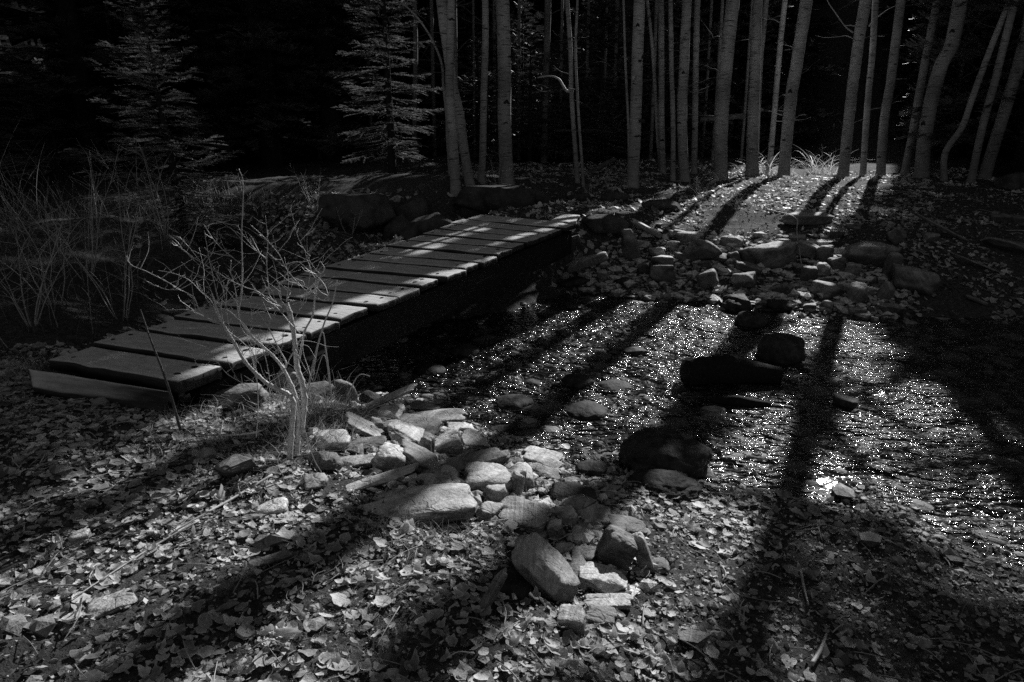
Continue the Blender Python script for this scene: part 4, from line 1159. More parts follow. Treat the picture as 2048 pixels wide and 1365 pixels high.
log('driftwood_log', 'thin sunken log with a shiny edge below the long black one', [at_z(1420, 801, -.40), at_z(1470, 803, -.385), at_z(1540, 812, -.41)], [.02, .045, .03], 'beam')
STICK = [([(1090, 1190), (1240, 985), (1350, 935)], None), ]
for lab, pts, r_ in (('thin bare stick lying across the left foreground leaves', [(545, 960), (470, 1005), (400, 1045), (330, 1085)], .0055), ('long thin stick parallel to the foreground shadow streak', [(400, 1052), (300, 1110), (150, 1210)], .0035),
                     ('short stick standing in the shaded mud at lower right', [(1600, 1150), (1607, 1185), (1615, 1222)], .006), ('forked twig lying in the mud near the bottom edge', [(1622, 1340), (1640, 1310), (1652, 1275)], .008),
                     ('pale bent twig on the shore right of the pile', [(1345, 940), (1375, 965), (1390, 985)], .006), ('straight root on the dark soil right of the bridge far end', [(1000, 425), (1040, 412), (1075, 405)], .03)):
    log('stick', lab, [on_ground(x, y, .02) for x, y in pts], [r_, r_ * .9, r_ * .5], 'twig' if r_ < .02 else 'log', 'stick', 7)

# ------------------------------------------------------------------ the bare bush at the near shore
BX = hit(590, 918); BD = BX[1] / ray(590, 918)[1]


def bush_pt(zx, zy, off):
    """zoom coordinates (2.166, offset 240,330) -> the upright plane through the bush foot, moved by off metres in depth"""
    d = ray(240 + zx / 2.166, 330 + zy / 2.166)
    return CAM + d * ((BX[1] + off) / d[1])


bush = tag(empty('bare_bush', (BX[0], BX[1], tz(BX[0], BX[1]))), 'bare many stemmed bush with pale twigs in front of the near bridge end', 'bush')
STEM = [
    ([(735, 1275), (741, 1180), (747, 1100), (752, 1030), (722, 990), (650, 955), (600, 915), (540, 850), (500, 780), (465, 720), (430, 660), (412, 600), (398, 555)], 12, 2.6, -.02),
    ([(768, 1270), (772, 1160), (774, 1080), (765, 1020), (745, 960), (705, 880), (660, 825), (610, 780), (560, 730), (525, 680), (512, 630), (504, 565)], 10, 2.6, .03),
    ([(785, 1165), (796, 1060), (800, 1010), (787, 935), (768, 880), (760, 800), (748, 700), (735, 640), (720, 596)], 12, 8.5, .06),
    ([(768, 885), (788, 780), (800, 720), (835, 650), (845, 560), (865, 490), (885, 450), (868, 418)], 5, 1.5, .10),
    ([(512, 640), (525, 560), (530, 460), (527, 300), (534, 90), (515, 18)], 3.6, 1.2, .02),
    ([(705, 900), (720, 860), (690, 800), (640, 700), (600, 640)], 4.5, 1.5, .12),
]
BR = [
    ([(440, 690), (380, 665), (300, 630), (190, 630)], 3.2), ([(440, 690), (385, 672), (340, 620), (320, 575), (260, 540), (190, 500), (110, 460), (50, 435), (25, 395)], 3.6),
    ([(420, 650), (395, 590), (350, 550), (300, 500), (230, 470), (165, 458)], 2.6), ([(260, 542), (200, 540), (155, 523)], 1.8), ([(780, 730), (740, 690), (680, 620), (600, 552), (540, 530), (460, 490), (380, 440), (300, 390), (225, 330)], 3.2),
    ([(500, 590), (470, 550), (400, 480), (350, 440), (298, 393)], 2.2), ([(522, 427), (460, 380), (410, 330), (363, 258)], 2.2), ([(445, 650), (420, 560), (400, 470), (380, 370), (365, 285)], 3.2), ([(632, 407), (580, 360), (525, 290), (510, 260)], 2.0),
    ([(805, 545), (760, 500), (720, 450), (690, 390), (630, 320), (575, 268)], 2.8), ([(700, 620), (650, 570), (643, 520), (635, 420), (640, 330), (630, 220)], 2.8), ([(825, 397), (800, 370), (770, 310), (750, 232)], 2.0),
    ([(720, 595), (730, 500), (712, 400)], 2.2), ([(520, 640), (600, 640), (680, 615), (722, 598)], 4.0), ([(560, 960), (470, 910), (420, 850), (370, 780)], 2.4), ([(410, 872), (340, 866), (318, 835)], 1.8), ([(540, 850), (490, 760), (450, 690), (440, 600), (470, 500)], 4),
    ([(790, 740), (740, 830), (700, 905), (612, 962)], 4), ([(800, 545), (835, 530), (850, 478), (820, 460)], 1.8), ([(745, 690), (790, 600), (820, 500), (818, 400)], 2.4), ([(760, 800), (800, 880), (840, 940)], 1.8), ([(500, 770), (470, 690), (462, 620), (440, 520), (415, 470)], 2.6),
    ([(560, 735), (570, 650), (560, 590)], 2), ([(525, 680), (480, 640), (440, 620), (400, 600)], 2.2), ([(840, 575), (895, 590), (905, 555)], 1.4), ([(600, 915), (560, 800), (600, 780), (590, 830)], 2), ([(465, 720), (520, 760), (560, 800), (600, 860)], 3), ([(660, 825), (700, 800), (705, 705)], 1.8),
    ([(640, 700), (670, 640), (705, 600)], 2), ([(650, 955), (640, 880), (620, 800), (600, 740)], 3), ([(590, 1180), (598, 1060), (595, 960), (590, 900), (588, 800)], 3.4), ([(700, 590), (690, 520), (675, 495)], 1.6), ([(845, 560), (820, 540), (790, 520)], 1.6),
    ([(545, 850), (520, 800), (470, 760), (430, 740)], 2), ([(505, 570), (490, 500), (470, 450)], 2), ([(398, 555), (380, 510), (355, 480)], 1.8),
]
rb = np.random.default_rng(5)
pxm = BX[1] / ray(590, 700)[1] / F                 # metres per photo pixel at the bush


def bud_stem(mb, pts, w0, w1, off0, slope, sides, knob=True):
    pts = [bush_pt(x, y, off0 + slope * (pts[0][1] - y) / 400) for x, y in pts]
    path = crom(pts, 6); n = len(path)
    w = np.linspace(w0, w1, n) * pxm / 2
    if knob: w = w * (1 + .35 * (np.arange(n) % 6 == 0) * (np.arange(n) > 0))
    tube(mb, path, w, sides, shade=rb.uniform(.85, 1.15))
    return path


for k, (pts, w0, w1, off) in enumerate(STEM):
    mb = MB(); path = bud_stem(mb, pts, w0, w1, off, (0, .05, .05, .1, -.1, .2)[k], 10)
    for j in range(24, len(path) - 1, 8):
        a = rb.uniform(0, 6.28); side_branch(mb, path[j], (math.cos(a), .6 * math.sin(a), rb.uniform(.1, 1.2)), rb.uniform(.08, .26), .0017, 3, 0, .35, 4, int(rb.integers(1e6)))
    o = mb.build('stem', M['bush_bark'], bush)
    if k == 2: o['label'] = 'thick stem cut off to a dark stub at its top'
mb_all = []
for k, (pts, w0) in enumerate(BR):
    mb = MB(); off = rb.uniform(-.12, .16); path = bud_stem(mb, pts, w0 * .68, w0 * .3, off, rb.uniform(-.15, .2), 6)
    for j in range(4, len(path) - 2, 3):            # short spurs and buds on each branch
        a = rb.uniform(0, 6.28); d = np.array([math.cos(a), .5 * math.sin(a), rb.uniform(.1, .9)])
        L = rb.uniform(.006, .04) if rb.random() < .6 else rb.uniform(.05, .16)
        p0 = path[j]; q_ = [p0, p0 + d * L * .5, p0 + d * L + [0, 0, L * .2]]
        q_.insert(2, q_[1] + (q_[2] - q_[1]) * .5 + rb.normal(0, L * .06, 3)); tube(mb, np.array(q_), np.array([.0017, .0015, .0012, .0008]), 4)
    for j in range(3, len(path) - 1, 7):            # fine twigs
        a = rb.uniform(0, 6.28); side_branch(mb, path[j], (math.cos(a), .6 * math.sin(a), rb.uniform(.2, 1.2)), rb.uniform(.06, .24), .0016, 3, 0, .35, 4, int(rb.integers(1e6)))
    mb.build('branch', M['bush_bark'], bush)
# broken stub
mb = MB(); c = bush_pt(718, 596, .11)
for a in range(5):
    an = a * 1.3; tube(mb, np.array([c, c + [.022 * math.cos(an), .01 * math.sin(an), .008 + .01 * (a % 2)]]), [.006, .003], 5)
mb.build('stub', M['scar'], bush)
# a dark bare stalk left of the bush and straw stalks to the right
def stalk(label, pts, w0, w1, off, mat, cat='stalk'):
    mb = MB(); P_ = [bush_pt(x, y, off) for x, y in pts]; path = crom(P_, 6); tube(mb, path, np.linspace(w0, w1, len(path)) * pxm / 2, 6)
    return tag(mb.build('plant_stalk', M[mat], origin=path[0]), label, cat)
stalk('dark bare stalk leaning over the first bridge plank', [(262, 1150), (220, 1000), (180, 880), (130, 750), (88, 628)], 6, 2.5, -.1, 'log')
stalk('upright straw stalk crossing the deck right of the bush', [(803, 1035), (840, 850), (880, 700), (920, 600), (940, 500)], 5, 2, .1, 'dry_grass')
stalk('bent straw blade hanging beside the bridge right of the bush', [(915, 1000), (905, 900), (890, 790), (880, 728), (862, 760), (835, 930)], 3.5, 1.2, .12, 'dry_grass')
stalk('short folded straw blade right of the bush', [(912, 985), (895, 850), (875, 832), (842, 940)], 3, 1, .14, 'dry_grass')
stalk('kinked straw arching over the dark water', [(985, 1000), (1020, 930), (1045, 908), (1083, 916)], 3.5, 1.5, .2, 'dry_grass')
stalk('long straw lying level left of the bush foot', [(165, 1147), (400, 1172), (560, 1165), (640, 1140)], 3, 2.2, -.12, 'dry_grass')
stalk('long straw leaning across the round dark stone', [(760, 1000), (830, 1250), (880, 1345)], 2.4, 1.6, -.15, 'dry_grass')

# ------------------------------------------------------------------ grasses
def blades(mb, roots, hgt, bend, width, r, segs=4, tint=(.6, 1.2), lean=.35):
    n = len(roots)
    a = r.uniform(0, 2 * np.pi, n); h = hgt * r.uniform(.5, 1.15, n); bd = bend * r.uniform(.3, 1.3, n)
    t = np.linspace(0, 1, segs + 1)
    dirx, diry = np.cos(a), np.sin(a)
    ln_ = np.abs(r.normal(0, lean, n)); out = (t ** 2)[None] * (h * bd)[:, None] + t[None] * (h * ln_)[:, None]; up = (t[None] - .45 * (t ** 2.4)[None] * np.minimum(bd, 1.6)[:, None]) * h[:, None]
    C_ = np.stack([roots[:, 0:1] + out * dirx[:, None], roots[:, 1:2] + out * diry[:, None], roots[:, 2:3] + up], -1)
    wv = width * r.uniform(.6, 1.3, n)[:, None] * (1 - .8 * t)[None]
    a2 = r.uniform(0, 2 * np.pi, n); S = np.stack([np.cos(a2), np.sin(a2), np.zeros(n)], -1)
    L_, R_ = C_ - S[:, None] * wv[..., None], C_ + S[:, None] * wv[..., None]
    V = np.stack([L_, R_], 2).reshape(n, -1, 3)
    k = np.arange(segs); f = np.stack([2 * k, 2 * k + 1, 2 * k + 3, 2 * k + 2], -1)
    Fc = (f[None] + (np.arange(n) * 2 * (segs + 1))[:, None, None]).reshape(-1, 4)
    mb.add(V.reshape(-1, 3), [Fc], np.repeat(r.uniform(tint[0], tint[1], n), 2 * (segs + 1)))


def scatter_px(poly, n, r):
    """n ground points spread over the ground area whose outline in the photo is poly"""
    W_ = np.array([hit(*p)[:2] for p in poly]); lo, hi = W_.min(0), W_.max(0); out = []
    while len(out) < n:
        c = lo + (hi - lo) * r.random((n * 3, 2)); out += list(c[inpoly(c[:, 0], c[:, 1], W_)])
    out = np.array(out[:n]); return np.c_[out, terrain(out[:, 0], out[:, 1])]


rg = np.random.default_rng(9)
mb = MB()
for poly, n, h, bd, wd in (([(0, 720), (170, 690), (260, 640), (380, 560), (330, 450), (0, 430)], 160, .6, .7, .0028), ([(0, 640), (200, 600), (330, 450), (0, 430)], 60, 1.0, .5, .003), ([(330, 450), (620, 430), (640, 395), (330, 400)], 260, .4, .6, .003),
                           ([(0, 730), (110, 720), (60, 760), (0, 790)], 200, .12, .9, .002)):
    blades(mb, scatter_px(poly, n, rg), h, bd, wd, rg, 5)
blades(mb, scatter_px([(-100, 700), (170, 690), (290, 640), (330, 450), (-100, 430)], 110, rg), 1.15, .35, .0032, rg, 7, (.5, 1.0))
blades(mb, scatter_px([(-200, 740), (170, 690), (330, 600), (470, 600), (480, 440), (640, 430), (640, 385), (-200, 400)], 4200, rg), .22, 1.0, .0026, rg, 4, (.05, .35), .7)
blades(mb, scatter_px([(-200, 740), (170, 690), (300, 620), (330, 440), (-200, 420)], 1000, rg), .5, .9, .0024, rg, 5, (.05, .3), .6)
blades(mb, scatter_px([(480, 520), (640, 395), (900, 388), (860, 440), (620, 540)], 1500, rg), .16, 1.0, .0025, rg, 4, (.08, .5), .7)
tag(mb.build('dry_grass', M['dry_grass']), 'tangle of tall dry grass on the dark bank left of the bridge', 'grass', kind='stuff')
mb = MB()
for poly, n, h, bd, wd in (([(300, 830), (520, 800), (720, 800), (700, 900), (520, 960), (330, 900)], 900, .10, .9, .0016), ([(440, 800), (700, 790), (690, 860), (560, 900)], 250, .22, .8, .002), ([(640, 800), (740, 830), (700, 900), (620, 900)], 250, .16, 1.0, .0018),
                           ([(720, 1050), (970, 1050), (1010, 1120), (700, 1110)], 260, .07, 1.0, .0016), ([(560, 1200), (900, 1180), (900, 1330), (560, 1330)], 400, .03, 1.1, .0012), ([(380, 900), (640, 930), (600, 1060), (400, 1040)], 300, .04, 1.0, .0013),
                           ([(1230, 1020), (1290, 1050), (1260, 1080), (1220, 1060)], 60, .05, 1, .0014)):
    blades(mb, scatter_px(poly, n, rg), h, bd, wd, rg, 4)
tag(mb.build('short_grass', M['dry_grass']), 'short pale dry grass around the bush foot and the rock pile', 'grass', kind='stuff')
for label, (px, py), n, h in (('left sunlit tuft of drooping frosty grass on the far bank', (1520, 350), 46, .8), ('right sunlit tuft of drooping frosty grass before the leaning aspen', (1640, 350), 56, .85), ('small frosty grass tuft at the foot of the branch scarred aspen', (1440, 362), 24, .35), ('small bright grass tuft at the foot of the lit bank aspen', (1572, 345), 24, .45)):
    c = hit(px, py); pts = c + np.c_[rg.normal(0, .17 if n > 40 else .08, (n, 2)), np.zeros(n)]; pts[:, 2] = terrain(pts[:, 0], pts[:, 1])
    mb = MB(); blades(mb, pts, h, 1.25, .0105, rg, 9, (1.3, 2.0)); tag(mb.build('grass_tuft', M['dry_grass'], origin=c), label, 'grass tuft')
mb = MB(); blades(mb, scatter_px([(1240, 440), (1340, 375), (1520, 335), (1700, 345), (1640, 430), (1500, 500), (1320, 520)], 420, rg), .10, 1.1, .0035, rg, 4, (.9, 1.5))
tag(mb.build('bank_grass', M['dry_grass']), 'short bright grass blades among the leaves of the lit bank', 'grass', kind='stuff')


def weed(label, px, py, h, seed, mat='log', spread=.35, n=7, name='bare_shrub', w=.006):
    r = np.random.default_rng(seed); b = hit(px, py); b = np.array([b[0], b[1], tz(b[0], b[1])])
    mb = MB()
    root = tag(empty(name, b), label, 'shrub')
    for i in range(n):
        a = r.uniform(0, 6.28); d = np.array([spread * math.cos(a), spread * math.sin(a), 1.0]); L = h * r.uniform(.6, 1.1)
        mb = MB(); pp = side_branch(mb, b + [.03 * math.cos(a), .03 * math.sin(a), -.03], d, L, w * r.uniform(.7, 1.2), 5, .01, .16, 7, seed * 50 + i)
        for k in range(2, 7):
            for _ in range(2):
                a2 = r.uniform(0, 6.28); side_branch(mb, pp[k], (math.cos(a2), math.sin(a2), r.uniform(.3, 1.3)), L * r.uniform(.12, .35), w * .4, 3, 0, .3, 4, int(r.integers(1e6)))
        mb.build('stem', M[mat], root)
    return root


for k, (px, py, h, n, lab) in enumerate([(175, 560, 1.5, 6, 'tall bare shrub with thin stems at the left grass bank'), (110, 610, 1.0, 5, 'low bare shrub with dry seed heads at far left'), (60, 650, .9, 6, 'bare stalks fanning out at the left edge'), (245, 640, 1.1, 6, 'upright bare stems left of the first planks'),
                                       (330, 470, 1.2, 8, 'bare shrub below the rim lit spruce'), (430, 455, .9, 7, 'sunlit twiggy shrub on the bank above the dark undercut'), (520, 430, .7, 6, 'twiggy shrub right in front of the fallen log'), (630, 420, .7, 6, 'thin bare shrub beside the huge round boulder'), (700, 470, .5, 4, 'small bare twigs behind the middle of the deck'),
                                       (1400, 400, .45, 5, 'thin bare twigs at the left of the lit bank'), (1000, 380, .8, 4, 'bare sapling in front of the thick knotty aspen'), (1490, 470, .75, 4, 'thin bare stems standing on the lit bank stones'), (1650, 350, .95, 3, 'twiggy dead sapling above the right grass tuft'), (1180, 395, .4, 5, 'low twigs at the foot of the slim aspen')]):
    weed(lab, px, py, h, 900 + k, 'twig', .35, n, w=.005)
mb = MB(); pth = crom([hit(1530, 455) + [0, 0, .25], hit(1585, 480) + [0, 0, .3], hit(1590, 500) + [0, 0, .22], hit(1605, 560) + [0, 0, .05]], 6); tube(mb, pth, np.linspace(.009, .004, len(pth)), 6)
tag(mb.build('hanging_twig', M['twig'], origin=pth[0]), 'long bent twig hanging from the lit bank over the stones', 'twig')

# ------------------------------------------------------------------ leaf litter
def leaf_template(seed):
    r = np.random.default_rng(seed); k = 18; th = np.linspace(0, 2 * np.pi, k, endpoint=False)
    out = 1 + .05 * np.cos(th * 3 + seed) + .05 * r.standard_normal(k) + .05 * (np.arange(k) % 2); out[0] = 1.28; out[1] *= 1.06; out[-1] *= 1.06; out[k // 2] *= .88
    if seed % 3 == 2: i0 = int(r.integers(1, k - 6)); out[i0:i0 + int(r.integers(3, 7))] *= r.uniform(.35, .8)          # torn ones
    asp = r.uniform(.78, .98) if seed % 4 else r.uniform(.32, .55); wav = r.uniform(.02, .12); ph = r.uniform(0, 6.28)
    rings = []
    for f in (.4, .8, 1.0): rings.append(np.stack([np.cos(th) * out * f, np.sin(th) * out * f * asp, wav * f ** 3 * (np.sin(th * 2 + ph) + .7 * np.sin(th * 5 + ph) + .5 * r.standard_normal(k))], -1))
    V = np.vstack([[[0, 0, 0]]] + rings)
    V[:, 2] += .05 * np.abs(V[:, 1])                           # fold along the midrib
    fs = [np.array([[0, 1 + i, 1 + (i + 1) % k] for i in range(k)])]
    for a in (0, 1): fs.append(np.array([[1 + a * k + i, 1 + (a + 1) * k + i, 1 + (a + 1) * k + (i + 1) % k, 1 + a * k + (i + 1) % k] for i in range(k)]))
    vein = 1 + .25 * (np.arange(k) % 3 == 0)
    rim = np.r_[1.3, .95 * vein, np.ones(k) * 1.05, np.full(k, 1.2) + 1.1 * r.random(k) ** 2]
    return V, fs, rim


LT = [leaf_template(i) for i in range(12)]


def curl(V, c1, c2, ax, r):
    rr = V[:, 0] ** 2 + V[:, 1] ** 2; u = V[:, 0] * math.cos(ax) + V[:, 1] * math.sin(ax)
    Z = V[:, 2] + c1 * rr ** 1.5 + c2 * u * u + .05 * np.sin(V[:, 0] * 5 + ax) * rr + .12 * max(0, c1) * rr ** 3
    s = 1 - .25 * min(abs(c1) + abs(c2), 1.2)
    return np.stack([V[:, 0] * s, V[:, 1] * s, Z], -1)


def leaves(mb, xy, size, r, shade, tilt, wet=None, lift=.004):
    n = len(xy); z = hfast(xy[:, 0], xy[:, 1]); e = .03
    gxn = -(hfast(xy[:, 0] + e, xy[:, 1]) - hfast(xy[:, 0] - e, xy[:, 1])) / (2 * e); gyn = -(hfast(xy[:, 0], xy[:, 1] + e) - hfast(xy[:, 0], xy[:, 1] - e)) / (2 * e)
    z = np.maximum(terrain(xy[:, 0], xy[:, 1]), WATER_Z); ptch = 1 + .35 * vnoise(xy[:, 0] * 2.3, xy[:, 1] * 2.3, 88)
    variants = []
    for k in range(36):
        V, fs, rim = LT[k % 12]
        variants.append((curl(V, r.choice([.0, .06, .12, .35, -.18]), r.choice([0, .08, .2, -.12, .6 if k % 9 == 0 else .05]), r.uniform(0, 6.28), r), fs, rim))
    pick = r.integers(0, 36, n); yaw = r.uniform(0, 6.28, n); sz = size * np.clip(r.lognormal(-.08, .42, n), .3, 1.9); sh = shade[0] + (shade[1] - shade[0]) * r.random(n) ** 1.3; sh = sh * np.where(r.random(n) < .24, .4, 1.0) * ptch
    tl = tilt * np.abs(r.standard_normal(n)); ta = r.uniform(0, 6.28, n)
    for k in range(36):
        m = np.nonzero(pick == k)[0]
        if not len(m): continue
        V, fs, rim = variants[k]; nv = len(V)
        c, s = np.cos(yaw[m]), np.sin(yaw[m])
        X = V[None, :, 0] * c[:, None] - V[None, :, 1] * s[:, None]; Y = V[None, :, 0] * s[:, None] + V[None, :, 1] * c[:, None]; Z = np.broadcast_to(V[None, :, 2], X.shape)
        X, Y, Z = X * sz[m][:, None], Y * sz[m][:, None], Z * sz[m][:, None]
        d = X * np.cos(ta[m])[:, None] + Y * np.sin(ta[m])[:, None]; Z = Z + d * np.tan(np.minimum(tl[m], 1.1))[:, None] + np.abs(np.tan(np.minimum(tl[m], 1.1)) * sz[m] * .7)[:, None]
        Z = Z - X * gxn[m][:, None] - Y * gyn[m][:, None]
        P_ = np.stack([X + xy[m, 0][:, None], Y + xy[m, 1][:, None], Z + (z[m] + lift + r.uniform(-.009, .009, len(m)))[:, None]], -1)
        off = (np.arange(len(m)) * nv)[:, None, None]
        mb.add(P_.reshape(-1, 3), [(f[None] + off).reshape(-1, f.shape[1]) for f in fs], (rim[None] * sh[m][:, None]).ravel())


BARE = [[(280, 470), (330, 425), (480, 430), (520, 520), (480, 600), (300, 600)], [(-200, 400), (260, 400), (300, 640), (180, 690), (-200, 700)], [(60, 730), (340, 778), (330, 806), (66, 762)], [(-300, 200), (905, 200), (905, 378), (-300, 410)]]
THIN = [[(620, 800), (980, 870), (1200, 920), (1320, 1060), (1310, 1210), (1150, 1270), (1020, 1190), (1000, 1050), (720, 1040), (600, 910)], [(560, 1180), (900, 1160), (930, 1330), (600, 1340)], [(1300, 1050), (1600, 1180), (1700, 1365), (1300, 1300)], [(1560, 1040), (2100, 1150), (2100, 1500), (1200, 1500), (1430, 1200)]]


def region(n, x0, x1, y0, y1, r, patch=.0, seed=0, sc=1.6, thin=True):
    xy = np.c_[r.uniform(x0, x1, n), r.uniform(y0, y1, n)]
    z = hfast(xy[:, 0], xy[:, 1]); px, py, zc = project(np.c_[xy, z])
    ok = (z > WATER_Z - .012 + .02 * r.random(n)) & (px > -250) & (px < 2300) & (py < 1650) & (zc > .5)
    ok &= vnoise(xy[:, 0] * sc, xy[:, 1] * sc, seed) + .5 * vnoise(xy[:, 0] * sc * 3, xy[:, 1] * sc * 3, seed + 1) > patch
    ok &= ~inpoly(xy[:, 0], xy[:, 1], _deckA)
    for cx, cy, ax_, ay_ in ROCKS: ok &= ((xy[:, 0] - cx) / ax_) ** 2 + ((xy[:, 1] - cy) / ay_) ** 2 > .4
    for p in BARE: ok &= ~inpoly(px, py, p)
    for p in (THIN if thin else []): ok &= ~inpoly(px, py, p) | (r.random(n) < .3)
    return xy[ok]


rl = np.random.default_rng(21)
near = region(36000, -4.2, 4.5, .9, 4.6, rl, -.5, 51, 2.6)
px, py, zc = project(np.c_[near, hfast(near[:, 0], near[:, 1])])
wet_shade_side = px > 1540 + 60 * rl.standard_normal(len(px))  # damp leaves; their darker tone also deepens the shade at right
vis = (px > 0) & (px < 2048) & (py < 1365)
order = np.argsort(zc + np.where(vis, 0, 100)); first = order[np.linspace(0, 900, 240).astype(int)]; rest = np.ones(len(near), bool); rest[first] = False
keepm = rest & (~wet_shade_side | (rl.random(len(near)) < .55))
mb = MB(); leaves(mb, near[keepm & ~wet_shade_side], .0172, rl, (.10, .42), .15); leaves(mb, near[keepm & wet_shade_side], .019, rl, (.07, .28), .16)
mid = region(16000, -7, 6, 4.6, 9.5, rl, -.35, 53); leaves(mb, mid, .026, rl, (.10, .30), .25)
far = region(26000, -9, 11, 9.5, 18, rl, -.3, 55); leaves(mb, far, .032, rl, (.14, .46), .3)
tag(mb.build('leaf_litter', M['leaf']), 'layer of fallen curled aspen leaves covering the ground', 'fallen leaves', kind='stuff')
# the nearest leaves one by one
LV = []
for k in range(14):
    V, fs, rim = LT[k % 12]; mb = MB(); mb.add(curl(V, [.05, .12, .3, -.1, .5][k % 5], [0, .15, -.1, .4][k % 4], k * 1.1, rl) * .022, fs, rim * (.12 + .2 * ((k * 7) % 10) / 10)); LV.append(mb.mesh('leaf', M['leaf']))
for j, i in enumerate(first):
    x, y = near[i]; k = int(rl.integers(14)); s = rl.uniform(.75, 1.3)
    o = bpy.data.objects.new('fallen_leaf', LV[k]); COL.objects.link(o)
    o.location = (x, y, tz(x, y) + .012); o.scale = (s, s, s); o.rotation_euler = (rl.normal(0, .22), rl.normal(0, .22), rl.uniform(0, 6.28))
    tag(o, 'dry curled round leaf lying on the foreground ground', 'leaf', 'single fallen leaves of the foreground')
# a few curled leaves that stand out
for px, py, lab, s, e in ((570, 1290, 'big curled leaf casting a black shadow near the bottom edge', 1.9, (.9, .3, .4)), (610, 1275, 'rolled leaf standing upright beside the big curled one', 1.7, (1.3, .2, 2)), (812, 1068, 'round dark leaf leaning on the front edge of the largest slab', 1.2, (1.2, .1, .3)), (1020, 1062, 'dark round leaf resting against the square block', 1.3, (1.2, .0, .2)), (432, 490, 'single bright leaf hanging in front of the dark undercut', 1.3, (1.4, 0, .3))):
    p = hit(px, py); o = bpy.data.objects.new('curled_leaf', LV[4 if s > 1.5 else 1]); COL.objects.link(o); o.location = (p[0], p[1], tz(p[0], p[1]) + .03 * s * .7); o.scale = (s,) * 3; o.rotation_euler = e; tag(o, lab, 'leaf')
# small gravel and crumbs of soil
mb = MB(); V0, F0 = ICO3[0], ICO3[1]
_bm = bmesh.new(); bmesh.ops.create_icosphere(_bm, subdivisions=1, radius=1); I1 = (np.array([v.co[:] for v in _bm.verts]), np.array([[v.index for v in f.verts] for f in _bm.faces])); _bm.free()
xy = np.vstack([region(11000, -3.5, 4, .9, 4.6, rl, -.5, 61, thin=False), region(2600, -2, 7, 7.5, 10.5, rl, -.3, 63)])
bank = scatter_px([(1130, 590), (1780, 640), (1800, 560), (1620, 480), (1240, 470)], 1600, rl)[:, :2]; xy = np.vstack([xy, bank])
shore = scatter_px([(700, 800), (850, 860), (1000, 930), (1250, 980), (1300, 1100), (1000, 1060), (700, 900)], 900, rl)[:, :2]; xy = np.vstack([xy, shore])
bed = np.c_[rl.uniform(-2, 6, 2600), rl.uniform(3, 8, 2600)]; xy = np.vstack([xy, bed[hfast(bed[:, 0], bed[:, 1]) < WATER_Z + .02]])
n = len(xy); sz = np.exp(rl.normal(-4.7, .55, n)); sz[-(n - 5000):] *= 1.6
V = I1[0][None] * (1 + .25 * rl.standard_normal((n, len(I1[0]), 1))) * sz[:, None, None] * np.stack([rl.uniform(.8, 1.4, n), rl.uniform(.8, 1.4, n), rl.uniform(.4, .8, n)], -1)[:, None]
V = V + np.c_[xy, terrain(xy[:, 0], xy[:, 1]) + sz * .2][:, None]
mb.add(V.reshape(-1, 3), [(I1[1][None] + (np.arange(n) * len(I1[0]))[:, None, None]).reshape(-1, 3)])
tag(mb.build('gravel', M['bank_rock'], smooth=False), 'small gravel between leaves and stones', 'gravel', kind='stuff')
# cobbles on the bed of the stream
mb = MB(); cb = np.c_[rl.uniform(-2.5, 7, 2600), rl.uniform(2.8, 8.2, 2600)]; hz_ = hfast(cb[:, 0], cb[:, 1]); cb = cb[hz_ < WATER_Z + .01]
n = len(cb); sz = np.clip(np.exp(rl.normal(-3.2, .55, n)), .01, .11)
_bm = bmesh.new(); bmesh.ops.create_icosphere(_bm, subdivisions=2, radius=1); I2 = (np.array([v.co[:] for v in _bm.verts]), np.array([[v.index for v in f.verts] for f in _bm.faces])); _bm.free()
V = I2[0][None] * (1 + .14 * rl.standard_normal((n, len(I2[0]), 1))) * sz[:, None, None] * np.stack([rl.uniform(.8, 1.5, n), rl.uniform(.8, 1.4, n), rl.uniform(.4, .75, n)], -1)[:, None]
V = V + np.c_[cb, np.minimum(terrain(cb[:, 0], cb[:, 1]) + sz * .2, WATER_Z - .004 - sz * .5)][:, None]
mb.add(V.reshape(-1, 3), [(I2[1][None] + (np.arange(n) * len(I2[0]))[:, None, None]).reshape(-1, 3)])
tag(mb.build('streambed_gravel', M['dark_rock']), 'cobbles and gravel on the bed of the shallow stream', 'gravel', kind='stuff')
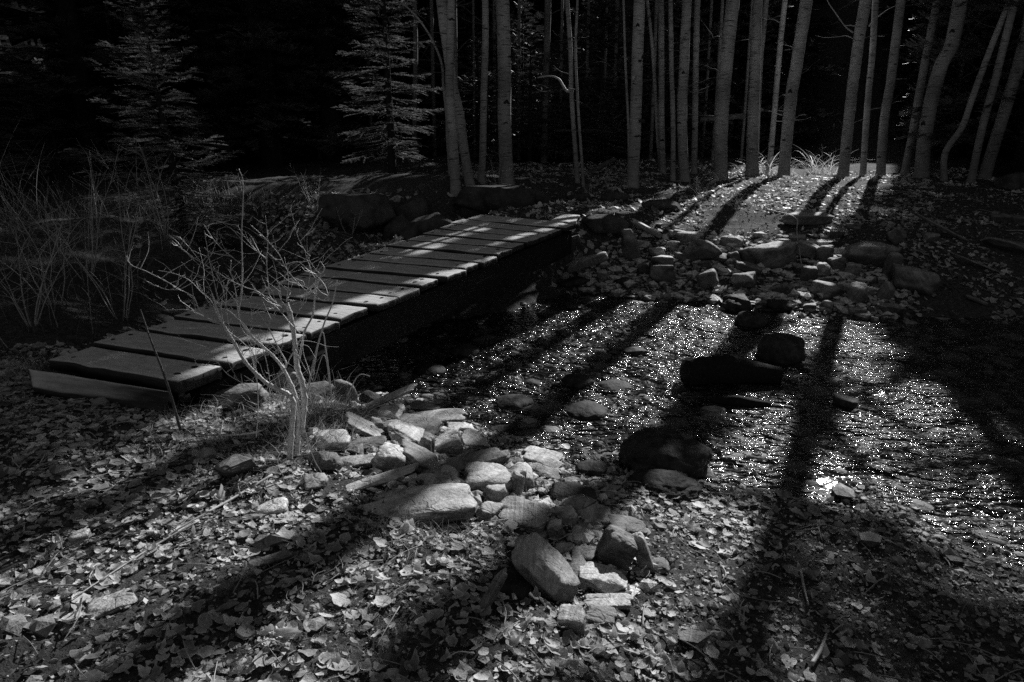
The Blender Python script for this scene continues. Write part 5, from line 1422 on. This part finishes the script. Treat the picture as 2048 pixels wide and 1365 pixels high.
# crumbs of broken leaf and bark
mb = MB()
for xy, sc_ in ((region(70000, -4.2, 4.5, .9, 4.6, rl, -.9, 71, thin=False), .0055), (region(14000, -5, 9, 7.6, 13, rl, -.5, 73), .012)):
    n = len(xy); z = terrain(xy[:, 0], xy[:, 1]); a = rl.uniform(0, 6.28, (n, 1)) + np.array([[0, 1.3, 2.9, 4.6]]); rr = sc_ * rl.lognormal(0, .45, (n, 1)) * rl.uniform(.4, 1.5, (n, 4))
    V = np.stack([xy[:, :1] + rr * np.cos(a), xy[:, 1:] + rr * np.sin(a), z[:, None] + .002 + rl.uniform(0, .012, (n, 1)) + rr * rl.normal(0, .5, (n, 4))], -1)
    mb.add(V.reshape(-1, 3), [np.arange(4 * n).reshape(n, 4)], np.repeat(.03 + .38 * rl.random(n) ** 2.2, 4))
tag(mb.build('leaf_crumbs', M['leaf'], smooth=False), 'crumbs of broken leaves and bark on the soil', 'leaf crumbs', kind='stuff')
# broken stones packed between the pile's rocks
mb = MB(); cb = scatter_px([(640, 800), (800, 790), (980, 880), (1140, 940), (1290, 1030), (1310, 1180), (1180, 1240), (1080, 1060), (960, 1000), (700, 1000), (610, 900)], 420, rl)[:, :2]
cb = np.vstack([cb, scatter_px([(1140, 585), (1790, 640), (1860, 560), (1640, 470), (1240, 450)], 900, rl)[:, :2]])
n = len(cb); sz = np.clip(np.exp(rl.normal(-4.1, .4, n)), .008, .04); sz[420:] *= 2.1
V = I1[0][None] * (1 + .3 * rl.standard_normal((n, len(I1[0]), 1))) * sz[:, None, None] * np.stack([rl.uniform(.8, 1.6, n), rl.uniform(.8, 1.5, n), rl.uniform(.4, .9, n)], -1)[:, None]
V = V + np.c_[cb, terrain(cb[:, 0], cb[:, 1]) + sz * .3][:, None]
mb.add(V.reshape(-1, 3), [(I1[1][None] + (np.arange(n) * len(I1[0]))[:, None, None]).reshape(-1, 3)])
tag(mb.build('stone_rubble', M['rock'], smooth=False), 'small broken stones packed between the larger rocks', 'rubble', kind='stuff')
# twigs strewn in the litter
mb = MB()
for k in range(900):
    x, y = (rl.uniform(-3.2, 2.8), rl.uniform(1.1, 4.3)) if k < 700 else (rl.uniform(-5, 9), rl.uniform(8.5, 15))
    a = rl.uniform(0, 6.28); L = rl.uniform(.05, .22) * (1 if k < 700 else 2); p = np.array([[x + math.cos(a) * L * s, y + math.sin(a) * L * s, 0] for s in (-.5, 0, .5)]); p[:, 2] = terrain(p[:, 0], p[:, 1]) + .012 + np.array([0, .012, .004])
    if p[:, 2].min() < WATER_Z: continue
    p[1, :2] += rl.normal(0, L * .08, 2); tube(mb, crom(p, 3), rl.uniform(.001, .0028) * (1 if k < 700 else 2), 4, shade=rl.uniform(.5, 1.1))
tag(mb.build('twig_litter', M['twig']), 'thin broken twigs strewn through the leaf litter', 'twigs', kind='stuff')
